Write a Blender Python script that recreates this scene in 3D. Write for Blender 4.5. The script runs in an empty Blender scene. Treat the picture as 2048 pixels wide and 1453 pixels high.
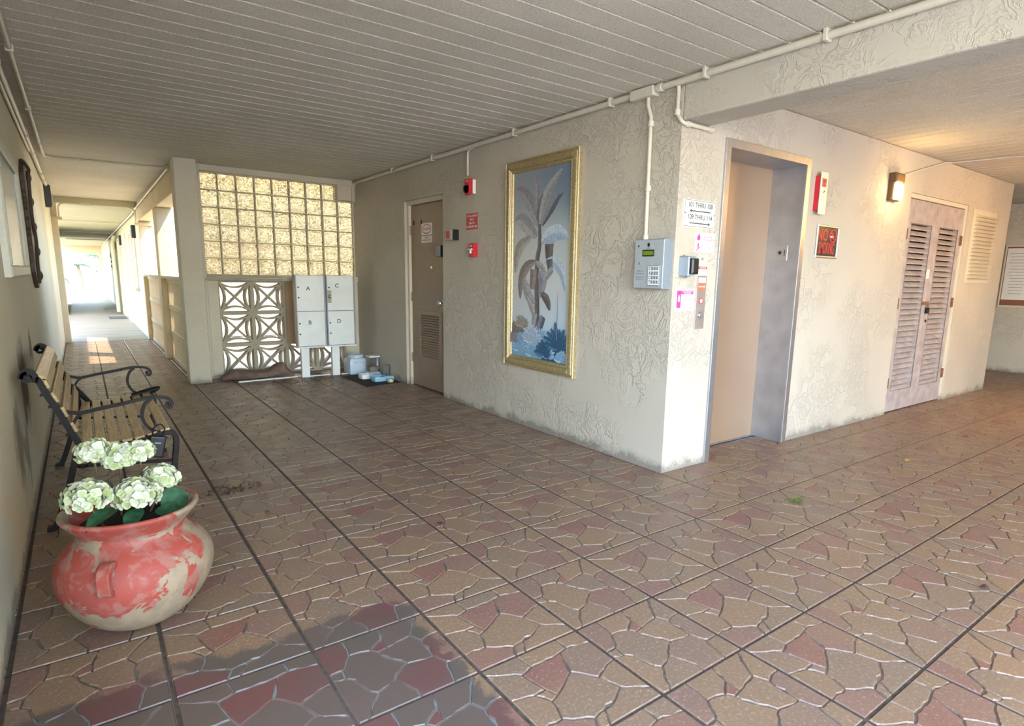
import bpy, bmesh, math, random
from mathutils import Vector, Matrix
import numpy as np
PI = math.pi
SC = bpy.context.scene
COL = SC.collection
random.seed(7)

# ------------------------------------------------------------------ camera
cam_d = bpy.data.cameras.new('camera'); cam = bpy.data.objects.new('camera', cam_d); COL.objects.link(cam)
cam.matrix_world = Matrix(((0.8044266, 0.08980515, -0.58722473, 0.0),
                           (-0.59374973, 0.15307942, -0.7899544, 0.0),
                           (0.01895005, 0.98412485, 0.17646294, 1.24),
                           (0, 0, 0, 1)))
cam_d.sensor_width = 36.0; cam_d.lens = 1195.86 / 2048 * 36
cam_d.shift_x = -0.0164; cam_d.shift_y = 0.0208
cam_d.clip_start = 0.05; cam_d.clip_end = 300
SC.camera = cam
# ------------------------------------------------------------------ exposure
SC.view_settings.view_transform = 'Standard'; SC.view_settings.look = 'None'
SC.view_settings.gamma = 1.0; SC.view_settings.use_curve_mapping = False
SC.view_settings.exposure = 1.72
# ------------------------------------------------------------------ sky
W = bpy.data.worlds.new('sky'); SC.world = W; W.use_nodes = True
nt = W.node_tree; bg = nt.nodes['Background']
sky = nt.nodes.new('ShaderNodeTexSky'); sky.sky_type = 'NISHITA'; sky.sun_disc = False
sky.sun_elevation = math.radians(50); sky.sun_rotation = math.radians(200); sky.dust_density = 1.0; sky.ozone_density = 2.0
nt.links.new(sky.outputs[0], bg.inputs[0]); bg.inputs[1].default_value = 0.72
# ------------------------------------------------------------------ sun
sd = bpy.data.lights.new('sun', 'SUN'); sd.energy = 4.6; sd.angle = math.radians(1.0); sd.color = (1.0, 0.88, 0.66)
so = bpy.data.objects.new('sun', sd); COL.objects.link(so)
so.rotation_euler = Vector((-0.42, 0.42, -0.80)).to_track_quat('-Z', 'Y').to_euler()
so.location = (0, -10, 20)

# ------------------------------------------------------------------ helpers
class FR:
    """local frame: u right as seen, v up, w out of the surface"""
    def __init__(s, O=(0, 0, 0), U=(1, 0, 0), V=(0, 0, 1), N=(0, -1, 0)):
        s.O, s.U, s.V, s.N = map(Vector, (O, U, V, N))
    def __call__(s, u, v, w): return s.O + s.U * u + s.V * v + s.N * w
def XYZ(O=(0, 0, 0)): return FR(O, (1, 0, 0), (0, 1, 0), (0, 0, 1))
def RW(y, z=0): return FR((2.925, y, z), (0, -1, 0), (0, 0, 1), (-1, 0, 0))      # long wall with the palm picture
def EW(x, z=0): return FR((x, 2.474, z), (1, 0, 0), (0, 0, 1), (0, -1, 0))       # elevator wall
def LW(y, z=0): return FR((-0.3, y, z), (0, 1, 0), (0, 0, 1), (1, 0, 0))         # left wall
ORG = {}
class MB:
    def __init__(s, fr=None): s.f = fr or XYZ(); s.v = []; s.F = []; s.m = []; s.col = []
    def raw(s, vs, fs, m=0):
        b = len(s.v); s.v += [s.f(*p) for p in vs]
        for f in fs: s.F.append([b + i for i in f]); s.m.append(m)
    def box(s, a0, a1, b0, b1, c0, c1, m=0):
        P = [(x, y, z) for x in (a0, a1) for y in (b0, b1) for z in (c0, c1)]
        s.raw(P, [(0, 1, 3, 2), (4, 6, 7, 5), (0, 4, 5, 1), (2, 3, 7, 6), (0, 2, 6, 4), (1, 5, 7, 3)], m)
    def cbox(s, a0, a1, b0, b1, c0, c1, ch=0.004, m=0):
        """box, face edges towards +c chamfered"""
        P = [(a0, b0, c0), (a1, b0, c0), (a1, b1, c0), (a0, b1, c0), (a0, b0, c1 - ch), (a1, b0, c1 - ch), (a1, b1, c1 - ch), (a0, b1, c1 - ch),
             (a0 + ch, b0 + ch, c1), (a1 - ch, b0 + ch, c1), (a1 - ch, b1 - ch, c1), (a0 + ch, b1 - ch, c1)]
        s.raw(P, [(3, 2, 1, 0), (0, 1, 5, 4), (1, 2, 6, 5), (2, 3, 7, 6), (3, 0, 4, 7), (4, 5, 9, 8), (5, 6, 10, 9), (6, 7, 11, 10), (7, 4, 8, 11), (8, 9, 10, 11)], m)
    def prism(s, poly, w0, w1, m=0):
        n = len(poly)
        s.raw([(x, y, w0) for x, y in poly] + [(x, y, w1) for x, y in poly],
              [list(range(n))[::-1], list(range(n, 2 * n))] + [(i, (i + 1) % n, n + (i + 1) % n, n + i) for i in range(n)], m)
    def tube(s, pts, r, n=10, m=0, closed=False, flat=1.0):
        pts = [Vector(p) for p in pts]; N = len(pts)
        R = r if isinstance(r, (list, tuple)) else [r] * N
        T = []
        for i in range(N):
            a = pts[(i - 1) % N] if (closed or i > 0) else pts[0]; b = pts[(i + 1) % N] if (closed or i < N - 1) else pts[-1]
            T.append((b - a).normalized() if (b - a).length > 1e-9 else Vector((0, 0, 1)))
        ref = Vector((0, 0, 1)) if abs(T[0].z) < .9 else Vector((1, 0, 0))
        side = T[0].cross(ref).normalized(); vs = []
        for i in range(N):
            side = (side - T[i] * side.dot(T[i])); side.normalize(); up = side.cross(T[i]).normalized()
            for k in range(n):
                a = 2 * PI * k / n; vs.append(tuple(pts[i] + side * (R[i] * math.cos(a)) + up * (R[i] * flat * math.sin(a))))
        fs = []
        for i in range(N if closed else N - 1):
            j = (i + 1) % N
            for k in range(n): fs.append((i * n + k, i * n + (k + 1) % n, j * n + (k + 1) % n, j * n + k))
        if not closed: fs.append(list(range(n))[::-1]); fs.append([(N - 1) * n + k for k in range(n)])
        s.raw(vs, fs, m)
    def bar(s, pts, hw, hd, m=0):
        """rectangular section swept in the uv plane: hw half width in plane, hd half depth along w"""
        pts = [Vector((p[0], p[1])) for p in pts]; N = len(pts); vs = []
        H = hw if isinstance(hw, (list, tuple)) else [hw] * N
        for i in range(N):
            t = (pts[min(i + 1, N - 1)] - pts[max(i - 1, 0)]).normalized(); q = Vector((-t.y, t.x)) * H[i]
            a, b = pts[i] + q, pts[i] - q
            vs += [(a.x, a.y, -hd), (a.x, a.y, hd), (b.x, b.y, hd), (b.x, b.y, -hd)]
        fs = [(3, 2, 1, 0), tuple((N - 1) * 4 + k for k in range(4))]
        for i in range(N - 1):
            for k in range(4): fs.append((i * 4 + k, i * 4 + (k + 1) % 4, i * 4 + 4 + (k + 1) % 4, i * 4 + 4 + k))
        s.raw(vs, fs, m)
    def lathe(s, prof, c=(0, 0, 0), n=32, m=0, axis=2, sq=0.0, wob=0.0):
        vs = []
        for r, z in prof:
            for k in range(n):
                a = 2 * PI * k / n; q = 1.0
                if sq: q = 1.0 / max(abs(math.cos(a)), abs(math.sin(a))); q = 1 + (q - 1) * sq
                q *= 1 + wob * math.sin(3 * a + z * 9)
                x, y = r * q * math.cos(a), r * q * math.sin(a)
                P = (x, y, z) if axis == 2 else ((x, z, y) if axis == 1 else (z, x, y))
                vs.append((c[0] + P[0], c[1] + P[1], c[2] + P[2]))
        N = len(prof); fs = []
        for i in range(N - 1):
            for k in range(n): fs.append((i * n + k, i * n + (k + 1) % n, (i + 1) * n + (k + 1) % n, (i + 1) * n + k))
        fs.append(list(range(n))[::-1]); fs.append([(N - 1) * n + k for k in range(n)])
        s.raw(vs, fs, m)
    def build(s, name, mats, parent=None, at=None, smooth=False, bevel=0, recalc=True, loc=None):
        if not isinstance(mats, (list, tuple)): mats = [mats]
        me = bpy.data.meshes.new(name)
        if parent is not None: o0 = ORG[parent]
        else: o0 = Vector(at) if at is not None else Vector((0, 0, 0))
        me.from_pydata([tuple(Vector(v) - o0) for v in s.v], [], s.F)
        for m_ in mats: me.materials.append(m_)
        me.polygons.foreach_set('material_index', s.m)
        if recalc:
            b = bmesh.new(); b.from_mesh(me); bmesh.ops.recalc_face_normals(b, faces=b.faces[:]); b.to_mesh(me); b.free()
        o = bpy.data.objects.new(name, me); COL.objects.link(o)
        if smooth: me.polygons.foreach_set('use_smooth', [True] * len(me.polygons)); auto(o)
        if bevel:
            bv = o.modifiers.new('bevel', 'BEVEL'); bv.width = bevel; bv.segments = 2; bv.limit_method = 'ANGLE'; bv.angle_limit = math.radians(40)
        if parent is not None: o.parent = parent; o.location = (0, 0, 0)
        else: o.location = o0
        ORG[o] = o0
        return o
def auto(o, ang=40):
    me = o.data; b = bmesh.new(); b.from_mesh(me)
    for e in b.edges:
        if len(e.link_faces) == 2 and e.calc_face_angle(0) > math.radians(ang): e.smooth = False
    b.to_mesh(me); b.free()
def tag(o, label=None, cat=None, group=None, kind=None):
    if label: o['label'] = label
    if cat: o['category'] = cat
    if group: o['group'] = group
    if kind: o['kind'] = kind
    return o
def thing(name, loc, label, cat, group=None):
    o = bpy.data.objects.new(name, None); COL.objects.link(o); o.location = loc; o.empty_display_size = .05
    ORG[o] = Vector(loc); return tag(o, label, cat, group)
def struct(o, label=None): o['kind'] = 'structure'; return o
def sempty(name, loc):
    o = bpy.data.objects.new(name, None); COL.objects.link(o); o.location = loc; o.empty_display_size = .05
    ORG[o] = Vector(loc); o['kind'] = 'structure'; return o
def dup(root, loc, label=None, group=None):
    r = root.copy(); COL.objects.link(r); r.location = loc
    if label: r['label'] = label
    if group: r['group'] = group
    for ch in root.children:
        c = ch.copy(); COL.objects.link(c); c.parent = r
        for g in ch.children:
            d = g.copy(); COL.objects.link(d); d.parent = c
    return r
def text(name, body, fr, u, v, w, size, mat, parent, align='CENTER', sx=1.0, ext=0.0006, rot=0.0):
    cu = bpy.data.curves.new('t', 'FONT'); cu.body = body; cu.size = size; cu.align_x = align; cu.align_y = 'CENTER'
    cu.extrude = ext; cu.offset = size * (.016 if mat is M['darkgreen'] else .008); cu.resolution_u = 3
    tmp = bpy.data.objects.new('t', cu); COL.objects.link(tmp)
    dg = bpy.context.evaluated_depsgraph_get(); dg.update()
    me = bpy.data.meshes.new_from_object(tmp.evaluated_get(dg)); bpy.data.objects.remove(tmp)
    me.name = name; o0 = ORG[parent]; c, s_ = math.cos(rot), math.sin(rot)
    for p in me.vertices:
        x, y = p.co.x * sx, p.co.y; x, y = x * c - y * s_, x * s_ + y * c
        p.co = fr(u + x, v + y, w + p.co.z) - o0
    me.materials.clear(); me.materials.append(mat)
    o = bpy.data.objects.new(name, me); COL.objects.link(o); o.parent = parent; ORG[o] = o0
    return o
def spline(pts, k=6):
    P = [Vector(p) for p in pts]; out = []
    for i in range(len(P) - 1):
        p0, p1, p2, p3 = P[max(i - 1, 0)], P[i], P[i + 1], P[min(i + 2, len(P) - 1)]
        for j in range(k):
            t = j / k; out.append(0.5 * ((2 * p1) + (p2 - p0) * t + (2 * p0 - 5 * p1 + 4 * p2 - p3) * t * t + (3 * p1 - p0 - 3 * p2 + p3) * t ** 3))
    out.append(P[-1]); return [tuple(p) for p in out]

# ------------------------------------------------------------------ materials
def srgb(r, g, b):
    f = lambda c: (c / 255 / 12.92) if c / 255 <= 0.04045 else ((c / 255 + 0.055) / 1.055) ** 2.4
    return (f(r), f(g), f(b), 1)
class NT:
    def __init__(s, name):
        s.mat = bpy.data.materials.new(name); s.mat.use_nodes = True; s.t = s.mat.node_tree; s.b = s.t.nodes['Principled BSDF']
        s.pos = s.n('ShaderNodeNewGeometry').outputs['Position']
    def n(s, typ, **kw):
        x = s.t.nodes.new(typ)
        for k, v in kw.items(): setattr(x, k, v)
        return x
    def l(s, a, b): s.t.links.new(a, b)
    def noise(s, sc, det=3, dist=0, vec=None, rough=.5):
        x = s.n('ShaderNodeTexNoise'); x.inputs['Scale'].default_value = sc; x.inputs['Detail'].default_value = det
        x.inputs['Distortion'].default_value = dist; x.inputs['Roughness'].default_value = rough; s.l(vec or s.pos, x.inputs['Vector']); return x.outputs[0]
    def ramp(s, fac, stops, interp='LINEAR'):
        x = s.n('ShaderNodeValToRGB'); x.color_ramp.interpolation = interp; e = x.color_ramp.elements
        while len(e) < len(stops): e.new(.5)
        for q, (p, c) in zip(e, stops): q.position = p; q.color = c if isinstance(c, tuple) else (c, c, c, 1)
        s.l(fac, x.inputs[0]); return x.outputs[0]
    def mix(s, fac, a, b, mode='MIX'):
        x = s.n('ShaderNodeMix', data_type='RGBA', blend_type=mode)
        for sock, v in ((x.inputs[0], fac), (x.inputs[6], a), (x.inputs[7], b)):
            if hasattr(v, 'links') or hasattr(v, 'is_linked'): s.l(v, sock)
            else: sock.default_value = v
        return x.outputs[2]
    def math(s, op, a, b=0.0):
        x = s.n('ShaderNodeMath', operation=op)
        for sock, v in ((x.inputs[0], a), (x.inputs[1], b)):
            if hasattr(v, 'is_linked'): s.l(v, sock)
            else: sock.default_value = v
        return x.outputs[0]
    def sep(s): x = s.n('ShaderNodeSeparateXYZ'); s.l(s.pos, x.inputs[0]); return x.outputs
    def smooth(s, v, a, b):
        x = s.n('ShaderNodeMapRange', interpolation_type='SMOOTHSTEP'); s.l(v, x.inputs[0]); x.inputs[1].default_value = a; x.inputs[2].default_value = b; return x.outputs[0]
    def bump(s, h, st=.5, d=.01, prev=None):
        x = s.n('ShaderNodeBump'); x.inputs['Strength'].default_value = st; x.inputs['Distance'].default_value = d; s.l(h, x.inputs['Height'])
        if prev: s.l(prev, x.inputs['Normal'])
        return x.outputs[0]
    def fin(s, col=None, rough=.6, metal=0, nrm=None, spec=None):
        if col is not None:
            if hasattr(col, 'is_linked'): s.l(col, s.b.inputs['Base Color'])
            else: s.b.inputs['Base Color'].default_value = col
        if hasattr(rough, 'is_linked'): s.l(rough, s.b.inputs['Roughness'])
        else: s.b.inputs['Roughness'].default_value = rough
        s.b.inputs['Metallic'].default_value = metal
        if nrm is not None: s.l(nrm, s.b.inputs['Normal'])
        if spec is not None: s.b.inputs['Specular IOR Level'].default_value = spec
        return s.mat
def simple(name, c, rough=.5, metal=0, var=.08, sc=25, bump=0, spec=None):
    t = NT(name); n = t.noise(sc, 3); k = lambda q: tuple(min(1, x * q) for x in c[:3]) + (1,)
    col = t.ramp(n, [(.3, k(1 - var)), (.7, k(1 + var))])
    return t.fin(col, rough, metal, t.bump(n, bump, .003) if bump else None, spec)
def stucco(name, c, strength=.55, grime=True, sc=7.5, spots=None):
    t = NT(name)
    a = t.noise(sc, 5, .55, rough=.6); ridge = t.ramp(a, [(.42, .15), (.46, .55), (.47, .95), (.485, .45), (.54, .40), (.575, .95), (.60, .55), (.68, .65)])
    mask = t.smooth(t.noise(1.7, 3), .38, .56)
    h = t.mix(mask, (.4, .4, .4, 1), ridge)
    fine = t.noise(130, 3)
    nb = t.bump(h, strength, .014); nb = t.bump(fine, .28, .002, nb)
    big = t.noise(.9, 4)
    k = lambda q: tuple(min(1, x * q) for x in c[:3]) + (1,)
    col = t.ramp(big, [(.3, k(.93)), (.7, k(1.05))])
    if grime:
        z = t.sep()[2]; g = t.math('ADD', z, t.math('MULTIPLY', t.noise(5, 6, rough=.75), -.22))
        g = t.math('ADD', g, .09); gm = t.ramp(g, [(0.0, .6), (.025, .2), (.06, 0.0)])
        col = t.mix(gm, col, (.10, .09, .075, 1))
    if spots:      # dark patches with noisy edges around given points
        for (px, py, pz, r, st) in spots:
            x = t.n('ShaderNodeVectorMath', operation='DISTANCE'); t.l(t.pos, x.inputs[0]); x.inputs[1].default_value = (px, py, pz)
            dd = t.math('ADD', x.outputs['Value'], t.math('MULTIPLY', t.math('SUBTRACT', t.noise(7, 5, .5), .5), .35))
            m_ = t.smooth(dd, r, r * .35); col = t.mix(t.math('MULTIPLY', m_, st), col, (.045, .038, .03, 1))
    return t.fin(col, .75, 0, nb, .3)
M = {}
CREAM = (0.515, 0.465, 0.38)
M['wall'] = stucco('stucco_wall', CREAM, .62)
M['wall_left'] = stucco('stucco_wall_left', (0.66, 0.60, 0.43), .25, spots=[(-.3, 4.25, .62, .30, .85), (-.3, 3.6, .42, .26, .6), (-.3, 5.0, .74, .16, .7), (-.3, 3.95, .3, .2, .5)])
M['beam'] = stucco('stucco_beam', (0.50, 0.46, 0.38), .5, grime=False)
M['pier'] = stucco('stucco_pier', (0.62, 0.56, 0.43), .35)
M['pale'] = stucco('stucco_pale', (0.60, 0.50, 0.33), .5, grime=False)
M['smoothceil'] = simple('smooth_ceiling_paint', (0.46, 0.42, 0.27), .8, var=.04, sc=2)
def ceil_mat():
    t = NT('stippled_ceiling_plank'); f1 = t.noise(95, 4, rough=.65); blot = t.noise(1.6, 3)
    col = t.ramp(blot, [(.3, (0.69, 0.635, 0.51, 1)), (.7, (0.79, 0.73, 0.60, 1))])
    col = t.mix(t.ramp(f1, [(.35, .35), (.6, 0.0)]), col, (.25, .23, .19, 1))
    return t.fin(col, .8, 0, t.bump(f1, 1.0, .010), .25)
M['ceil'] = ceil_mat()
def stone_mat():
    t = NT('stamped_floor_stone')
    at = t.n('ShaderNodeAttribute'); at.attribute_name = 'stone'; v = at.outputs['Fac']
    tan = t.ramp(v, [(0.0, (.25, .165, .098, 1)), (.35, (.225, .155, .098, 1)), (.60, (.20, .148, .105, 1)), (.66, (.205, .128, .098, 1)), (.80, (.21, .108, .086, 1)), (1.0, (.205, .086, .07, 1))])
    sp = t.noise(85, 4, rough=.75); bl = t.noise(7, 4)
    c = t.mix(t.ramp(sp, [(.38, .5), (.55, 0.0)]), tan, (.17, .11, .07, 1))
    c = t.mix(t.ramp(sp, [(.55, 0.0), (.68, .55)]), c, (.55, .45, .33, 1))
    c = t.mix(t.ramp(bl, [(.35, .35), (.6, 0.0)]), c, (.24, .15, .09, 1))
    xyz = t.sep(); nz = t.math('MULTIPLY', t.math('SUBTRACT', t.noise(6, 5, .6, rough=.7), .5), .28)
    mx = t.smooth(t.math('ADD', xyz[0], nz), .90, .87); my = t.smooth(t.math('ADD', xyz[1], nz), 2.03, 1.99)
    worn = t.math('MULTIPLY', mx, my)
    wc = t.ramp(v, [(0.0, (.105, .088, .072, 1)), (.6, (.12, .088, .075, 1)), (.64, (.13, .065, .06, 1)), (1.0, (.15, .055, .052, 1))])
    wc = t.mix(t.ramp(bl, [(.4, .4), (.65, 0.0)]), wc, (.10, .085, .07, 1))
    c = t.mix(worn, c, wc)
    # dark patch with noise-broken edge on the paving below the cabinets
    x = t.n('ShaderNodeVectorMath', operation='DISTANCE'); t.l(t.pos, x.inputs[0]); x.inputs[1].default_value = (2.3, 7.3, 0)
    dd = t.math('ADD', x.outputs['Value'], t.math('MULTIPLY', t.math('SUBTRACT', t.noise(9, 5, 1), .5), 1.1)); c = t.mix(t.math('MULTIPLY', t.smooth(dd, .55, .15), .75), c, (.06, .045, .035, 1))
    rg = t.ramp(t.noise(5, 4), [(.3, .34), (.7, .52)])
    return t.fin(c, rg, 0, t.bump(sp, .35, .0022), .55)
M['stone'] = stone_mat()
def grout_mat():
    t = NT('floor_grout'); n = t.noise(30, 4)
    c = t.ramp(n, [(.3, (.085, .072, .06, 1)), (.7, (.17, .155, .145, 1))])
    xyz = t.sep(); nz = t.math('MULTIPLY', t.math('SUBTRACT', t.noise(6, 5, .6, rough=.7), .5), .28)
    worn = t.math('MULTIPLY', t.smooth(t.math('ADD', xyz[0], nz), .90, .87), t.smooth(t.math('ADD', xyz[1], nz), 2.03, 1.99))
    c = t.mix(worn, c, (.20, .225, .22, 1))
    return t.fin(c, .26, 0, t.bump(n, .5, .003), .9)
M['grout'] = grout_mat()
M['groove'] = simple('score_line_fill', (.085, .068, .055), .85, var=.3, sc=40, spec=.15)
def conc_mat():
    t = NT('walkway_concrete'); w = t.n('ShaderNodeMapping'); w.inputs['Scale'].default_value = (.35, 3.2, 1); t.l(t.pos, w.inputs[0])
    n = t.noise(2.2, 5, .6, w.outputs[0]); c = t.ramp(n, [(.3, (.19, .14, .10, 1)), (.48, (.30, .24, .17, 1)), (.7, (.35, .29, .22, 1))])
    return t.fin(c, .5, 0, t.bump(n, .3, .01))
M['conc'] = conc_mat()
M['lawn'] = simple('sunlit_courtyard_paving', (.56, .45, .30), .9, var=.12, sc=2)
M['bounce_ground'] = simple('pale_bounce_ground', (.66, .65, .62), .9, var=.08, sc=2)  # unseen ground behind the viewpoint, kept pale to bounce light onto the ceiling
M['grass'] = simple('lawn', (.18, .30, .07), .9, var=.35, sc=9)
M['pvc'] = simple('painted_conduit', (.60, .55, .44), .4, var=.04)
M['steel'] = simple('brushed_steel', (.50, .52, .55), .38, .9, var=.06, sc=18)
M['steel_side'] = simple('steel_jamb', (.46, .49, .54), .36, .85, var=.12, sc=6)
M['eldoor'] = simple('elevator_door_paint', (.30, .195, .125), .42, .1, var=.05, sc=3)
M['dark'] = simple('dark_gap', (.012, .010, .009), .8)
M['black'] = simple('black_plastic', (.012, .012, .014), .35)
M['brown'] = simple('brown_metal_door', (.27, .19, .125), .38, var=.06, sc=5)
M['brown2'] = simple('brown_door_grille', (.22, .15, .10), .45, var=.06, sc=12)
M['white'] = simple('white_plastic', (.78, .78, .76), .4, var=.03)
M['offwhite'] = simple('offwhite_enamel', (.80, .82, .79), .35, var=.05, sc=6)
M['bluewhite'] = simple('bluish_white_plastic', (.52, .62, .72), .35, var=.05)
M['blue'] = simple('light_blue_plastic', (.27, .50, .68), .35, var=.05)
M['plate'] = simple('brushed_pale_plate', (.50, .55, .57), .4, .35, var=.05)
M['grey'] = simple('grey_enamel', (.22, .25, .28), .45, var=.05)
M['greyblue'] = simple('bluegrey_metal', (.36, .43, .52), .4, .2, var=.05)
M['red'] = simple('alarm_red', (.55, .02, .035), .35, var=.05)
M['redsign'] = simple('red_sign', (.52, .06, .07), .5, var=.05)
M['redlet'] = simple('red_lettering', (.55, .03, .05), .5)
M['orange'] = simple('orange_label', (.80, .16, .08), .5)
M['magenta'] = simple('magenta_print', (.62, .05, .28), .5)
M['paper'] = simple('paper', (.74, .72, .68), .6, var=.03)
M['greyink'] = simple('grey_ink', (.30, .30, .31), .6)
M['darkgreen'] = simple('dark_green_ink', (.05, .07, .06), .5)
M['lcd'] = simple('green_lcd', (.16, .24, .015), .3)
M['gold'] = simple('antique_gold_frame', (.40, .31, .155), .42, .35, var=.25, sc=60, bump=.4)
M['goldl'] = simple('pale_gold_bead', (.62, .53, .34), .38, .35, var=.12, sc=60)
M['iron'] = simple('cast_iron', (.016, .011, .010), .55, .0, var=.3, sc=40, bump=.3, spec=.25)
def wood_mat(nm, c, wear):
    t = NT(nm); w = t.n('ShaderNodeMapping'); w.inputs['Scale'].default_value = (45, 2.5, 45); t.l(t.pos, w.inputs[0])
    n = t.noise(2, 5, .8, w.outputs[0]); k = lambda q: tuple(x * q for x in c) + (1,)
    col = t.ramp(n, [(.3, k(.62)), (.55, k(1)), (.75, k(1.2))]); return t.fin(col, wear, 0, t.bump(n, .3, .002))
M['slat'] = wood_mat('varnished_bench_slat', (.50, .34, .15), .4)
M['darkwood'] = wood_mat('dark_carved_wood', (.085, .055, .04), .55)
M['louv'] = simple('weathered_louver_paint', (.40, .35, .34), .42, var=.22, sc=10)
M['louvd'] = simple('louver_slat_brown', (.28, .20, .185), .5, var=.25, sc=20)
M['rust'] = simple('rusty_hinge', (.20, .10, .05), .7, var=.4, sc=60)
def pot_mat():
    t = NT('worn_red_terracotta'); n1 = t.noise(7.5, 6, .9, rough=.62); n2 = t.noise(22, 5, .5); z = t.sep()[2]
    red = t.ramp(t.noise(5, 3), [(.35, (.36, .055, .032, 1)), (.65, (.30, .065, .048, 1))])
    pink = (.34, .15, .12, 1); clay = (.34, .255, .165, 1)
    # faded pink chalk, then bare clay where the paint flaked, mostly low and round the neck
    b = t.math('ADD', n1, t.math('MULTIPLY', t.smooth(z, .16, .02), .34)); b = t.math('ADD', b, t.math('MULTIPLY', t.smooth(t.math('ABSOLUTE', t.math('SUBTRACT', z, .345)), .05, .0), .06))
    xx = t.sep()[0]; b = t.math('ADD', b, t.math('MULTIPLY', t.smooth(xx, .10, .32), .12))
    c = t.mix(t.ramp(t.math('ADD', n2, t.math('MULTIPLY', b, .5)), [(.72, 0.0), (.86, .75)]), red, pink)
    c = t.mix(t.ramp(b, [(.565, 0.0), (.59, 1.0)]), c, t.mix(t.ramp(n2, [(.4, 0.0), (.6, 1.0)]), clay, (.27, .21, .14, 1)))
    return t.fin(c, .62, 0, t.bump(t.ramp(b, [(.565, 1.0), (.595, 0.0)]), .35, .003))
M['pot'] = pot_mat()
M['soil'] = simple('potting_soil', (.015, .012, .010), .95, var=.4, sc=60, bump=.8)
def petal_mat():
    t = NT('hydrangea_petal'); at = t.n('ShaderNodeAttribute'); at.attribute_name = 'stone'
    c = t.ramp(at.outputs['Fac'], [(0.0, (.36, .42, .16, 1)), (.3, (.56, .60, .34, 1)), (1.0, (.70, .69, .55, 1))])
    t.b.inputs['Subsurface Weight'].default_value = .08; return t.fin(c, .6)
M['petal'] = petal_mat()
M['leaf'] = simple('hydrangea_leaf', (.030, .105, .045), .45, var=.4, sc=45, bump=.4)
M['stem'] = simple('brown_stem', (.12, .08, .04), .7)
M['palm'] = simple('palm_frond_green', (.035, .10, .03), .5, var=.3)
M['trunk'] = simple('palm_trunk', (.22, .16, .11), .9, var=.3)
M['towel'] = simple('brown_towel', (.20, .135, .105), .95, var=.2, sc=14, bump=.3)
M['breeze'] = simple('breeze_block_paint', (.40, .35, .255), .75, var=.06, sc=8, bump=.3)
M['mortar'] = simple('glass_block_mortar', (.60, .54, .40), .8, var=.05)
def glassy(nm, c, rough, bumps=None, ior=1.45, thin=False):
    t = NT(nm); t.b.inputs['Transmission Weight'].default_value = 1.0; t.b.inputs['IOR'].default_value = ior
    nb = None
    if bumps: nb = t.bump(t.noise(bumps[0], 1, 2.0), bumps[1], .012)
    return t.fin(c, rough, 0, nb)
def block_glass():
    t = NT('wavy_block_glass'); w = t.n('ShaderNodeMapping'); w.inputs['Scale'].default_value = (1, 1, 1.4); w.inputs['Rotation'].default_value = (0, math.radians(40), 0); t.l(t.pos, w.inputs[0])
    n = t.noise(17, 2, 1.6, w.outputs[0]); pat = t.ramp(n, [(.34, .9), (.41, .0), (.46, 1.0), (.53, .75), (.59, .0), (.64, 1.0)])
    tr = t.n('ShaderNodeBsdfTransparent'); t.l(t.mix(pat, (.07, .05, .02, 1), (.92, .88, .74, 1)), tr.inputs[0])
    tl = t.n('ShaderNodeBsdfTranslucent'); t.l(t.mix(pat, (.34, .27, .14, 1), (.84, .77, .58, 1)), tl.inputs[0])
    gl = t.n('ShaderNodeBsdfGlossy'); gl.inputs['Roughness'].default_value = .15; t.l(t.bump(n, 1.0, .02), gl.inputs['Normal'])
    m1 = t.n('ShaderNodeMixShader'); m1.inputs[0].default_value = .35; t.l(tr.outputs[0], m1.inputs[1]); t.l(tl.outputs[0], m1.inputs[2])
    m2 = t.n('ShaderNodeMixShader'); m2.inputs[0].default_value = .07; t.l(m1.outputs[0], m2.inputs[1]); t.l(gl.outputs[0], m2.inputs[2])
    out = [n_ for n_ in t.t.nodes if n_.type == 'OUTPUT_MATERIAL'][0]; t.l(m2.outputs[0], out.inputs[0]); return t.mat
M['glassblock'] = block_glass()
M['clear'] = glassy('clear_plastic', (.86, .90, .94, 1), .12, ior=1.15)
M['windowglass'] = simple('dark_window_glass', (.06, .07, .07), .08, var=.1)
def transl():
    t = NT('thin_beige_panel'); tr = t.n('ShaderNodeBsdfTranslucent'); tr.inputs[0].default_value = (.85, .64, .36, 1)
    mx = t.n('ShaderNodeMixShader'); mx.inputs[0].default_value = .5
    t.fin((.50, .42, .31, 1), .8); out = [n for n in t.t.nodes if n.type == 'OUTPUT_MATERIAL'][0]
    t.l(t.b.outputs[0], mx.inputs[1]); t.l(tr.outputs[0], mx.inputs[2]); t.l(mx.outputs[0], out.inputs[0]); return t.mat
M['panel'] = transl()
def emis(nm, c, st):
    t = NT(nm); t.b.inputs['Emission Color'].default_value = c; t.b.inputs['Emission Strength'].default_value = st; return t.fin(c, .5)
M['lampglow'] = emis('lit_lamp_diffuser', (1.0, .78, .42, 1), 9.0)
M['bronze'] = simple('bronze_lamp_housing', (.14, .085, .04), .4, .4)
M['leafy'] = simple('green_leaf_litter', (.10, .16, .02), .7)
M['leafyel'] = simple('yellow_leaf', (.60, .34, .02), .6)
M['leafbr'] = simple('brown_leaf', (.09, .04, .03), .7)
M['mat'] = simple('black_rubber_mat', (.008, .008, .009), .8, var=.3, sc=90, bump=.4)

# ================================================================== SETTING
CZ = 2.40          # ceiling height
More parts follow.
